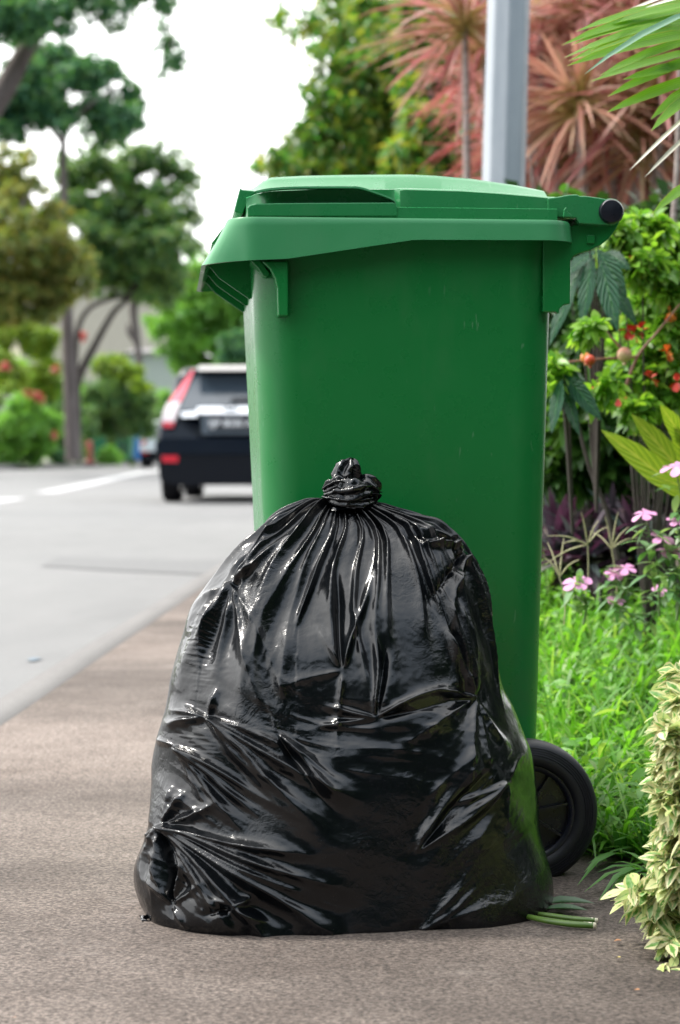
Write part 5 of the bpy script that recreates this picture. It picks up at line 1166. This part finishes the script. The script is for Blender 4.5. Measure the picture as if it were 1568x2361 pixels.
bigleaf('broadleaf_shrub', 'dark glossy ribbed leaves hanging right of the bin, under the handle', 'shrub', [(1378, 575, 1438, 680, 46, 0), (1372, 580, 1300, 640, 40, .05), (1385, 600, 1418, 745, 52, -.02), (1366, 590, 1345, 735, 44, .02), (1350, 600, 1290, 720, 40, .04), (1395, 580, 1450, 620, 34, .06), (1360, 575, 1300, 590, 28, .03), (1330, 640, 1275, 780, 40, .08), (1400, 640, 1460, 740, 34, .05)], RD, 3.75, W(1375, 1180, 3.9))
bigleaf('broadleaf_shrub', 'dark ribbed leaves spread beside the bin at mid height', 'shrub', [(1300, 865, 1378, 960, 44, 0), (1295, 875, 1275, 985, 36, -.02), (1290, 870, 1330, 990, 34, .02), (1300, 860, 1350, 880, 28, .05), (1290, 865, 1255, 930, 34, .05), (1310, 880, 1370, 930, 30, .05)], RD, 3.7, W(1320, 1230, 3.8))
bigleaf('broadleaf_plant', 'broad yellow-green leaves reaching in from the right edge', 'plant', [(1600, 1165, 1372, 978, 62, 0), (1600, 1130, 1444, 938, 58, .06), (1590, 1040, 1516, 922, 44, -.02), (1620, 1110, 1540, 960, 60, .0), (1640, 1160, 1500, 1090, 40, -.05)], YG, 3.6, W(1620, 1300, 3.65), droop=.1, roll_=.15)
# purple undergrowth
PU = leafmat('purple_strap_leaf', [(.05, .022, .04), (.07, .035, .06), (.02, .045, .04), (.11, .06, .09), (.03, .08, .06), (.16, .16, .14)], .4, transl=.25, tcol=(1.3, .6, 1.0))
rs = np.random.RandomState(77)
for i, (x, y, Y) in enumerate(((1285, 1290, 4.4), (1345, 1300, 4.3), (1410, 1290, 4.4), (1470, 1280, 4.3), (1535, 1270, 4.4), (1310, 1220, 4.9), (1390, 1210, 4.9), (1460, 1200, 4.9), (1530, 1190, 4.9), (1600, 1230, 4.6), (1270, 1180, 5.1), (1350, 1140, 5.2), (1430, 1130, 5.2), (1510, 1130, 5.2))):
    h = np.array(W(x, y, Y)); n_ = 46; d = rdir(rs, n_, .75, .6); e = empty('strap_leaf_plant', tuple(h), 0, 'dark purple strap-leaved plant under the shrubs, %s row, %s' % (('front', ordn(i, 5)) if i < 5 else ('middle', ordn(i - 5, 5)) if i < 10 else ('back', ordn(i - 10, 4))), 'plant', 'purple plants under the shrubs')
    leafobj('leaves', [ribbons(np.tile(h, (n_, 1)), d, rs.uniform(.14, .26, n_), .022, 'strap', rs.uniform(.1, .5, n_), .3)], PU, e, tuple(h))
    pathmesh('stem', [([tuple(h - [0, 0, .12]), tuple(h - [0, 0, .06]), tuple(h)], [.01, .01, .008])], dbark, e, tuple(h), 6)
for k, (pts, r) in enumerate((([(1425, 1290), (1400, 1180), (1360, 1080), (1325, 945)], 7), ([(1545, 1290), (1500, 1120), (1450, 1010)], 5), ([(1480, 1290), (1495, 1200), (1488, 1170)], 4))):
    P = pp(pts, 4.05); o = P[0]; A = Acc(); v, f = tube_np(catmull(P, 20), np.linspace(wr_(r, 4.05), wr_(r * .5, 4.05), 20), 8); A.add(v - np.array(o), f); c = link('woody_stem', A.mesh('woody_stem'), dbark, None); c.location = o
    tag(c, ['long brown woody stem leaning left from the flower bed', 'thin woody stem near the right edge of the bed', 'short upright woody twig between the pink flowers'][k], 'plant stem')
def gpt(x, y, z=.0): r = ray(x, y); t = (z - CAMH) / r.z; return (r.x * t, r.y * t, z)
# grass and weeds
def grassmat(name, cols):
    m = Mat(name); g = m.n('ShaderNodeNewGeometry'); uv = m.n('ShaderNodeUVMap'); sx = m.n('ShaderNodeSeparateXYZ'); m.l(uv.outputs[0], sx.inputs[0])
    c = m.ramp(g.outputs['Random Per Island'], [(i / (len(cols) - 1), cc) for i, cc in enumerate(cols)])
    m.set(col=c, rough=.42, spec=.45); tr = m.n('ShaderNodeBsdfTranslucent'); m.l(m.mix(1.0, c, (1.3, 1.35, .5), 'MULTIPLY'), tr.inputs[0]); ms = m.n('ShaderNodeMixShader'); ms.inputs[0].default_value = .5
    m.l(m.p.outputs[0], ms.inputs[1]); m.l(tr.outputs[0], ms.inputs[2]); m.l(ms.outputs[0], m.out.inputs[0]); return m.m
GM = grassmat('grass_blade', [(.09, .26, .03), (.14, .36, .04), (.18, .42, .06), (.08, .22, .04), (.24, .46, .09), (.30, .42, .15)])
rs = np.random.RandomState(4); n_ = 15000
gx = .34 + rs.rand(n_) ** 1.3 * 1.0; gy = 2.72 + rs.rand(n_) ** 1.25 * 2.3 + .03 * np.sin(gx * 40)
bzv = np.array([bz(a, b) for a, b in zip(gx, gy)]); P0 = np.stack([gx, gy, bzv + .003 + rs.rand(n_) ** 2 * .05], 1)
d = rdir(rs, n_, .9, .45); hgt = rs.uniform(.07, .19, n_) * np.interp(gy, [2.76, 3.0, 3.4], [.8, .95, 1.15])
parts = [ribbons(P0, d, hgt, rs.uniform(.0035, .0095, n_), 'blade', rs.uniform(.15, .8, n_), .3, cols=2)]
# broad-leaved weeds in the grass
n_ = 3800; gx = .35 + rs.rand(n_) ** 1.2 * .9; gy = 2.78 + rs.rand(n_) ** 1.2 * 2.1; bzv = np.array([bz(a, b) for a, b in zip(gx, gy)])
P0 = np.stack([gx, gy, bzv + rs.uniform(.02, .11, n_)], 1); parts.append(ribbons(P0, rdir(rs, n_, .35, .6), rs.uniform(.02, .045, n_), rs.uniform(.008, .016, n_), 'leaf', .35, .25, rs.uniform(-.7, .7, n_)))
o = leafobj('grass', parts, GM); tag(o, 'lush bright green grass and weeds on the bank beside the bin', 'grass', kind='stuff')
# long blades over the pavement edge
GD = grassmat('long_grass_blade', [(.06, .18, .04), (.08, .24, .05), (.12, .30, .05)])
def tuft(label, X0, spec, Y, mat=GD, w_=.011, nm='grass_tuft'):
    o = tuple(gpt(X0[0], X0[1], .014)); A = []
    for (x1, y1, dy, bow) in spec:
        a = np.array(o) + rs.uniform(-.008, .008, 3) * [1, 1, 0]; b = np.array(W(x1, y1, Y + dy)); b = np.array(gpt(x1, y1, .022)) if b[2] < .022 else b; dd = b - a; L_ = np.linalg.norm(dd)
        A.append(ribbons(a[None], (dd / L_ + np.array([0, 0, bow]))[None] * 1.0, L_ * math.sqrt(1 + bow * bow), w_ * rs.uniform(.7, 1.2), 'blade', bow / math.sqrt(1 + bow * bow), .3, cols=3))
    c = leafobj(nm, A, mat, None, o); c.location = o; return tag(c, label, 'grass tuft', 'grass tufts at the pavement edge')
tuft('long dark grass blades arching onto the pavement beside the wheel', (1500, 2010), [(1378, 2075, -.05, .35), (1345, 2055, -.02, .3), (1395, 1985, 0, .4), (1370, 2010, .02, .4), (1420, 1950, .02, .3), (1400, 2060, -.08, .25), (1440, 2040, -.06, .4)], 2.66)
tuft('tangle of grass leaning out behind the tyre', (1440, 1975), [(1330, 2040, -.04, .3), (1345, 2010, -.02, .3), (1370, 1930, .02, .5), (1352, 1990, 0, .35), (1390, 1900, .02, .3), (1360, 1960, 0, .5), (1410, 1880, .0, .2), (1450, 1860, 0, .2)], 2.72)
tuft('grass blades rising against the pale leaved shrub', (1500, 1985), [(1450, 1820, .0, .3), (1480, 1790, 0, .3), (1430, 1850, 0, .4), (1420, 1900, -.03, .4), (1500, 1800, 0, .2), (1440, 1930, -.04, .3), (1465, 1870, 0, .4)], 2.72)
tuft('low grass clump on the pavement edge left of the pale shrub', (1520, 2060), [(1440, 2050, -.04, .3), (1425, 2030, -.02, .35), (1455, 2010, 0, .4), (1440, 2075, -.05, .2), (1480, 1990, 0, .3)], 2.62)
# seed heads
SH = simple('straw_stalk', (.38, .36, .20), .6); rs = np.random.RandomState(12)
def seed(label, base, top, rays, Y):
    o = tuple(W(*base, Y)); t_ = W(*top, Y); A = Acc(); v, f = tube_np(catmull([o, tuple((Vector(o) + t_) / 2 + Vector((.006, 0, 0))), tuple(t_)], 14), .0011, 5); A.add(v - np.array(o), f)
    for (x, y) in rays:
        e_ = W(x, y, Y + rs.uniform(-.03, .03)); v, f = tube_np(catmull([tuple(t_), tuple((t_ + e_) / 2 + Vector((0, 0, .006))), tuple(e_)], 12), np.interp(np.linspace(0, 1, 12), [0, .3, 1], [.0007, .0017, .0006]), 5); A.add(v - np.array(o), f)
    c = link('seed_head', A.mesh('seed_head'), SH, None); c.location = o; tag(c, label, 'grass stalk', 'grass seed stalks in front of the dark plants')
seed('tall straw-coloured seed stalk with spreading rays left of the pink flowers', (1340, 1420), (1355, 1255), [(1262, 1235), (1258, 1300), (1380, 1200), (1400, 1215), (1340, 1180), (1300, 1252)], 3.5)
seed('seed stalk with fine rays standing between the two lower pink flowers', (1418, 1430), (1410, 1265), [(1360, 1225), (1450, 1215), (1470, 1240), (1395, 1190), (1425, 1180)], 3.6)
seed('pale curved seed stalk at the left against the bin edge', (1300, 1440), (1290, 1330), [(1255, 1285), (1262, 1250), (1300, 1240), (1335, 1290)], 3.5)
# periwinkles
PK = leafmat('pink_petal', [(.72, .30, .60), (.80, .38, .66), (.76, .34, .62)], .5, transl=.35, tcol=(1, .8, 1)); GL = leafmat('periwinkle_leaf', [(.10, .24, .08), (.20, .34, .16), (.32, .42, .28)], .4, transl=.4)
def periw(label, fl, base, Y, seedn, leafs=40):
    rs = np.random.RandomState(seedn); o = tuple(W(*base, Y)); e = empty('periwinkle', o, 0, label, 'flower', 'pink flowers in the bed')
    st = []
    for (x, y, s_) in fl:
        h = np.array(W(x, y, Y + rs.uniform(-.04, .04))); a0 = rs.uniform(0, 6); n_ = 5; a = a0 + np.arange(5) * 2 * np.pi / 5
        tilt = rs.uniform(-.25, .25); nrm = unit(np.array([tilt, -.42, .9])); ux = unit(np.cross(nrm, [0, 1, .2])); uy = np.cross(nrm, ux); d = np.cos(a)[:, None] * ux + np.sin(a)[:, None] * uy
        leafobj('flower', [ribbons(h + d * .001, d, .0215 * s_, .0172 * s_, 'petal', rs.uniform(.05, .4, 5), .12, rs.uniform(-.3, .3, 5), upv=nrm)], PK, e, o); st.append(([o, tuple((np.array(o) + h) / 2 + [.01, 0, 0]), tuple(h)], [.002, .0016, .001]))
    q = []
    for P, r in st:
        m = max(6, leafs // len(st)); t = rs.uniform(.25, .97, m)[:, None]; p = np.array(P[0]) * (1 - t) + np.array(P[2]) * t + rs.normal(size=(m, 3)) * .006; q.append(ribbons(p, rdir(rs, m, .2, .5), rs.uniform(.025, .045, m), rs.uniform(.011, .016, m), 'leaf', .3, .2))
    pathmesh('stem', st, simple('green_stem', (.12, .2, .06), .5), e, o, 6); leafobj('leaves', q, GL, e, o)
periw('single pink periwinkle flower nearest the bin', [(1330, 1342, 1.2)], (1345, 1440), 3.4, 1, 26)
periw('pair of small pink periwinkles right of the single flower', [(1440, 1308, .95), (1415, 1322, .8)], (1430, 1430), 3.55, 2, 34)
periw('tall pink periwinkle with pale leaves, upper of the group', [(1484, 1183, 1.0)], (1520, 1420), 3.4, 3, 26)
periw('cluster of pink periwinkle blooms by the right edge', [(1528, 1238, 1.0), (1546, 1268, 1.15), (1560, 1200, .8)], (1560, 1430), 3.35, 4, 70)
periw('pink periwinkle at the right edge just under the yellow leaves', [(1556, 1074, 1.15)], (1590, 1400), 3.4, 5, 30)
periw('faded pink periwinkle low in the grass', [(1420, 1382, .8), (1525, 1356, .8)], (1470, 1470), 3.5, 6, 44)
# variegated hedge in the near right corner
vm2 = Mat('variegated_leaf'); uv = vm2.n('ShaderNodeUVMap'); sx = vm2.n('ShaderNodeSeparateXYZ'); vm2.l(uv.outputs[0], sx.inputs[0]); g = vm2.n('ShaderNodeNewGeometry')
u = vm2.math('ABSOLUTE', vm2.math('SUBTRACT', sx.outputs[0], .5)); nzz = vm2.noise(90, 3, .6); ww = vm2.math('ADD', u, vm2.math('MULTIPLY', vm2.math('SUBTRACT', nzz, .5), .55)); ww = vm2.math('ADD', ww, vm2.math('MULTIPLY', vm2.math('SUBTRACT', g.outputs['Random Per Island'], .45), .30))
inner = vm2.ramp(vm2.noise(150, 3), [(.4, (.12, .32, .05)), (.6, (.28, .44, .18))]); outer = vm2.ramp(g.outputs['Random Per Island'], [(0, (.62, .64, .26)), (.35, (.78, .74, .42)), (.7, (.80, .74, .46)), (1, (.46, .58, .18))])
c = vm2.mix(vm2.ramp(ww, [(.15, 0), (.23, 1)]), inner, outer); vm2.set(col=c, rough=.4, spec=.4)
tr = vm2.n('ShaderNodeBsdfTranslucent'); vm2.l(c, tr.inputs[0]); ms = vm2.n('ShaderNodeMixShader'); ms.inputs[0].default_value = .35; vm2.l(vm2.p.outputs[0], ms.inputs[1]); vm2.l(tr.outputs[0], ms.inputs[2]); vm2.l(ms.outputs[0], vm2.out.inputs[0])
rs = np.random.RandomState(6); e = empty('variegated_shrub', (.50, 2.25, 0), 0, 'cream and green variegated leafy shrub in the near right corner', 'shrub')
HC = [(1560, 1580, 38), (1548, 1630, 34), (1570, 1660, 50), (1538, 1700, 34), (1565, 1740, 50), (1530, 1770, 28), (1560, 1800, 50), (1548, 1850, 44), (1575, 1890, 50), (1545, 1930, 38), (1535, 1990, 34), (1570, 1970, 50), (1560, 2040, 44), (1520, 2060, 22, .7), (1500, 2085, 18, .8), (1545, 2110, 34), (1575, 2130, 44), (1530, 2150, 20, .8), (1560, 2190, 34), (1580, 2230, 24), (1520, 2215, 14, .7), (1555, 2235, 18, .8),
      (1650, 1650, 90), (1650, 1800, 90), (1650, 1950, 90), (1650, 2090, 90), (1750, 1700, 110), (1750, 1900, 110), (1750, 2080, 110)]
HC = [(c[0] + 24 + (12 if c[1] < 1680 else 0), c[1] + (28 if c[1] > 2080 else 0)) + tuple(c[2:]) for c in HC] + [(1492, 2082, 20, .7), (1474, 2098, 13, .7), (1512, 2070, 24, .8), (1505, 2120, 18, .7)]; cs = cl(HC, 2.17, .05, rs); cs = [(c[0], c[1] + (.02 if i < 22 else rs.uniform(-.1, .12)), c[2], c[3] * 1.05) + c[4:] for i, c in enumerate(cs)]
leafobj('foliage', crown(rs, cs, 12500, .0245, 'leaf', 26, .6, .2, .30), vm2.m, e, tuple(e.location))
pathmesh('stems', [([(.46 + rs.uniform(-.04, .04), 2.25 + rs.uniform(-.04, .04), 0), (c[0] * .5 + .25, c[1] * .5 + 1.12, c[2] * .5), c[:3]], [.006, .004, .0015]) for c in cs], simple('green_brown_stem', (.18, .17, .08), .7), e, tuple(e.location), 6)
# palm fronds hanging in from the top right
pmx = Mat('palm_leaflet'); uv = pmx.n('ShaderNodeUVMap'); sx = pmx.n('ShaderNodeSeparateXYZ'); pmx.l(uv.outputs[0], sx.inputs[0]); st = pmx.math('SINE', pmx.math('MULTIPLY', sx.outputs[0], 40)); g = pmx.n('ShaderNodeNewGeometry')
c = pmx.mix(pmx.ramp(st, [(.2, 0), (.9, 1)]), (.12, .29, .03), (.24, .42, .05)); c = pmx.mix(pmx.ramp(g.outputs['Random Per Island'], [(0, 0), (1, .5)]), c, (.14, .32, .02)); uu = pmx.math('ABSOLUTE', pmx.math('SUBTRACT', sx.outputs[0], .5)); c = pmx.mix(pmx.ramp(uu, [(.44, 0), (.49, .8)]), c, (.42, .34, .06)); c = pmx.mix(pmx.ramp(sx.outputs[1], [(.96, 0), (1, 1)]), c, (.55, .45, .25))
pmx.set(col=c, rough=.35, spec=.5); pmx.bump(st, .3, .0008); tr = pmx.n('ShaderNodeBsdfTranslucent'); pmx.l(pmx.mix(1.0, c, (1.2, 1.3, .5), 'MULTIPLY'), tr.inputs[0]); ms = pmx.n('ShaderNodeMixShader'); ms.inputs[0].default_value = .5; pmx.l(pmx.p.outputs[0], ms.inputs[1]); pmx.l(tr.outputs[0], ms.inputs[2]); pmx.l(ms.outputs[0], pmx.out.inputs[0])
glo = leafmat('glossy_palm_back', [(.05, .16, .08), (.07, .2, .1)], .25, transl=.2, spec=.7); drys = simple('dry_leaf_strand', (.62, .58, .48), .5)
o = (1.02, 3.0, .02); e = empty('palm', o, 0, 'green palm fronds reaching in at the top right corner', 'palm')
def Z(x, y): return (1241.3 + x * .20834, y * .20834)
PL = 2.95; rs = np.random.RandomState(15)
leaf_spec = [((455, 345), (1750, 20), 96, .12), ((322, 492), (1750, 80), 88, .15), ((415, 492), (1750, 150), 84, .14), ((345, 632), (1760, 190), 84, .16), ((400, 665), (1760, 250), 84, .17), ((480, 640), (1760, 300), 80, .12), ((365, 722), (1760, 360), 80, .12), ((725, 828), (1760, 430), 84, .14), ((590, 900), (1760, 560), 90, .06), ((940, 880), (1760, 690), 84, .03), ((806, 1055), (1760, 640), 84, .10), ((785, 1235), (1760, 860), 92, .08), ((1290, 1292), (1760, 930), 84, .15), ((1283, 1425), (1760, 1010), 84, .12), ((700, 300), (1760, 40), 80, .1), ((900, 520), (1760, 250), 80, .1), ((620, 560), (1750, 230), 76, .13)]
def leaflet(tip, base, wz, bow, Y, cols=5):
    a = np.array(W(*Z(*base), Y)); b = np.array(W(*Z(*tip), Y + rs.uniform(-.06, .04))); d = b - a; L_ = np.linalg.norm(d); dn = d / L_
    return ribbons(a[None], (dn + np.array([0, 0, bow]))[None], L_ * math.sqrt(1 + bow * bow), wr_(wz * .20834, Y) * 1.7, 'strap', bow / math.sqrt(1 + bow * bow), .28, np.array([rs.uniform(-.15, .35)]), cols=cols, upv=np.array([0, -.75, .65]))
leafobj('leaflets', [leaflet(t, b, w_, bw, PL + rs.uniform(-.03, .06)) for t, b, w_, bw in leaf_spec], pmx.m, e, o)
leafobj('glossy_leaflet', [leaflet((658, 772), (1760, 110), 56, .22, PL - .10), ], glo, e, o)
for lf in (leaflet((1035, 1862), (1760, 1180), 30, .06, PL), leaflet((1203, 1938), (1760, 1400), 30, .08, PL), leaflet((890, 160), (1700, -140), 30, .05, PL + .05), leaflet((1190, 85), (1700, -60), 30, .05, PL + .05)): leafobj('dry_strand', [lf], drys, e, o)
rx_ = [tuple(W(*Z(1750, yy), PL)) for yy in (-300, 0, 300, 700, 1100, 1420)]
pathmesh('frond_rib', [([o, (1.0, 3.0, .5), tuple(W(*Z(2050, 1500), PL)), rx_[5]], [.012, .011, .009, .006]), (rx_[::-1], [.006, .006, .006, .006, .005, .004])], simple('palm_rib', (.20, .30, .06), .5), e, o, 8)
e2 = leafobj('arching_leaf', [leaflet((1330, 2345), (1800, 1990), 70, .25, 3.1), ], pmx.m, None, W(*Z(1800, 1990), 3.1)); e2.location = W(*Z(1800, 1990), 3.1); tag(e2, 'single arching green blade at the right edge beside the bar cap', 'leaf blade')
# cut green stalk, leaf and litter on the pavement
gs = Mat('cut_green_stalk'); f = gs.noise(40, 4, .6, stretch=(.2, 1, 1)); gs.set(col=gs.ramp(f, [(.3, (.03, .075, .01)), (.7, (.08, .15, .02))]), rough=.35)
wh = simple('cut_pith', (.62, .58, .45), .6)
def stalk(pts, r, label):
    P = [gpt(x, y, .014 + r) for x, y in pts]; o = (P[0][0], P[0][1], .012); e = empty('cut_stalk', o, 0, label, 'plant stalk', 'plant waste on the pavement')
    pathmesh('stalk', [(P, [r * .8, r, r * 1.05, r])], gs.m, e, o, 12)
    a, b = Vector(P[-2]), Vector(P[-1]); d = (b - a).normalized(); v, f_ = tube_np(np.array([tuple(b - d * .012), tuple(b - d * .004), tuple(b + d * .003), tuple(b + d * .0035)]), [r * 1.02, r * 1.04, r * .95, r * .1], 12); A = Acc(); A.add(v - np.array(o), f_); link('cut_end', A.mesh('cut_end'), wh, e)
stalk([(1225, 2104), (1270, 2110), (1330, 2118), (1372, 2121)], .0030, 'thin cut green stalk with a pale end, the upper of two, right of the bag')
stalk([(1215, 2112), (1262, 2122), (1320, 2130), (1368, 2133)], .0038, 'thicker cut green stalk with a white end, the lower of two, right of the bag')
DL = leafmat('fallen_leaf', [(.015, .06, .02), (.03, .09, .03)], .35, transl=.2)
def gl(pa, pb, w_, label, mat, nm='fallen_leaf', h=.012, grp='plant waste on the pavement'):
    a, b = np.array(gpt(*pa, .016)), np.array(gpt(*pb, .018)); d = b - a; L_ = np.linalg.norm(d)
    c = leafobj(nm, [ribbons(a[None], (d / L_ + [0, 0, h * 8])[None], L_, w_, 'leaf', h * 8, .3, np.array([.0]), cols=5)], mat, None, tuple(a)); c.location = tuple(a); return tag(c, label, 'leaf', grp)
gl((1240, 2085), (1372, 2082), .035, 'dark green fallen leaf above the cut stalks, beside the bag', DL)
gl((1248, 2096), (1356, 2098), .026, 'smaller folded dark leaf just above the cut stalks', DL)
BR = simple('dry_brown_leaf', (.30, .14, .06), .7); YL = simple('dry_yellow_leaf', (.42, .34, .10), .6)
gl((1415, 2170), (1434, 2167), .008, 'tiny curled orange-brown leaf on the pavement right of the bag', BR, 'dry_leaf', .03, 'dry bits on the pavement')
gl((1420, 2208), (1432, 2206), .006, 'tiny yellow leaf bit on the pavement below the brown one', YL, 'dry_leaf', .03, 'dry bits on the pavement')
gl((1460, 2283), (1476, 2281), .007, 'tiny brown leaf bit nearest the bottom right corner', BR, 'dry_leaf', .02, 'dry bits on the pavement')
gl((30, 2345), (36, 2344), .004, 'tiny red-brown speck of leaf at the bottom left', BR, 'dry_leaf', .02, 'dry bits on the pavement')
# unseen bushes added beyond the right edge to block sky and its reflections
for i, (x, y, zc, r, lab) in enumerate(((2.6, 3.4, 1.1, .75, 'added unseen tall dark bush just outside the right edge beside the grass bank'), (3.5, 5.2, 1.5, 1.0, 'added unseen big dark bush beyond the right edge behind the flowers'), (4.4, 7.4, 1.8, 1.2, 'added unseen large dark bush at the back, beyond the right edge'), (2.4, 1.9, .75, .65, 'added unseen low dark bush beyond the right edge beside the variegated shrub'))):
    rs = np.random.RandomState(300 + i); e = empty('garden_shrub', (x, y, 0), 0, lab, 'shrub', 'unseen shrubs added beyond the right edge')
    pathmesh('stems', [([(x, y, 0), (x + .05, y, zc * .5), (x, y, zc)], [.04, .03, .01])], dbark, e, (x, y, 0), 6)
    leafobj('foliage', crown(rs, [(x, y, zc, r), (x, y, zc * 1.5, r * .9), (x, y, zc * .45, r * .9)], 9000, .09, 'quad', 26, subr=.5), LM_B, e, (x, y, 0))
# ---- unseen trees added behind the camera to darken reflections and block low sky
LMb = leafmat('leaf_behind', [(.01, .03, .01), (.02, .06, .02)], transl=.2)
for i, (x, y, zc, r) in enumerate(((-2.6, -10.5, 4.2, 4.6), (2.4, -9, 4.2, 4.4), (6.2, -6, 3.8, 4.0), (5.4, -2.2, 2.2, 2.5), (4.7, .8, 1.5, 1.8), (-9.5, -15, 4.6, 5.6))):
    rs = np.random.RandomState(200 + i); e = empty('street_tree', (x, y, 0), 0, ['added unseen broad dark tree behind the viewpoint', 'added unseen dark leafy tree right behind the viewpoint', 'added unseen dark tree behind and right of the viewpoint', 'added unseen dark bush right of the viewpoint', 'added unseen dark bush level with the viewpoint', 'added unseen large dark tree behind and left of the viewpoint'][i], 'tree', 'unseen trees added behind the viewpoint')
    pathmesh('trunk', [([(x, y, 0), (x + .1, y, zc * .5), (x, y, zc)], [.2, .16, .1])], bark.m, e, (x, y, 0))
    c4 = [(x, y, zc * .3, r * .55)] + [(x + a * r * .5, y + b * r * .3, zc + c_ * r * .45, r * .62) for a, b, c_ in ((-1.3, 0, 0), (1.3, 0, 0), (0, 0, .8), (0, 0, -.5), (-.8, .5, -.9), (.8, .5, -.9))]
    leafobj('crown', crown(rs, c4, 9000, .32, 'quad', 18, subr=.6), LMb, e, (x, y, 0))
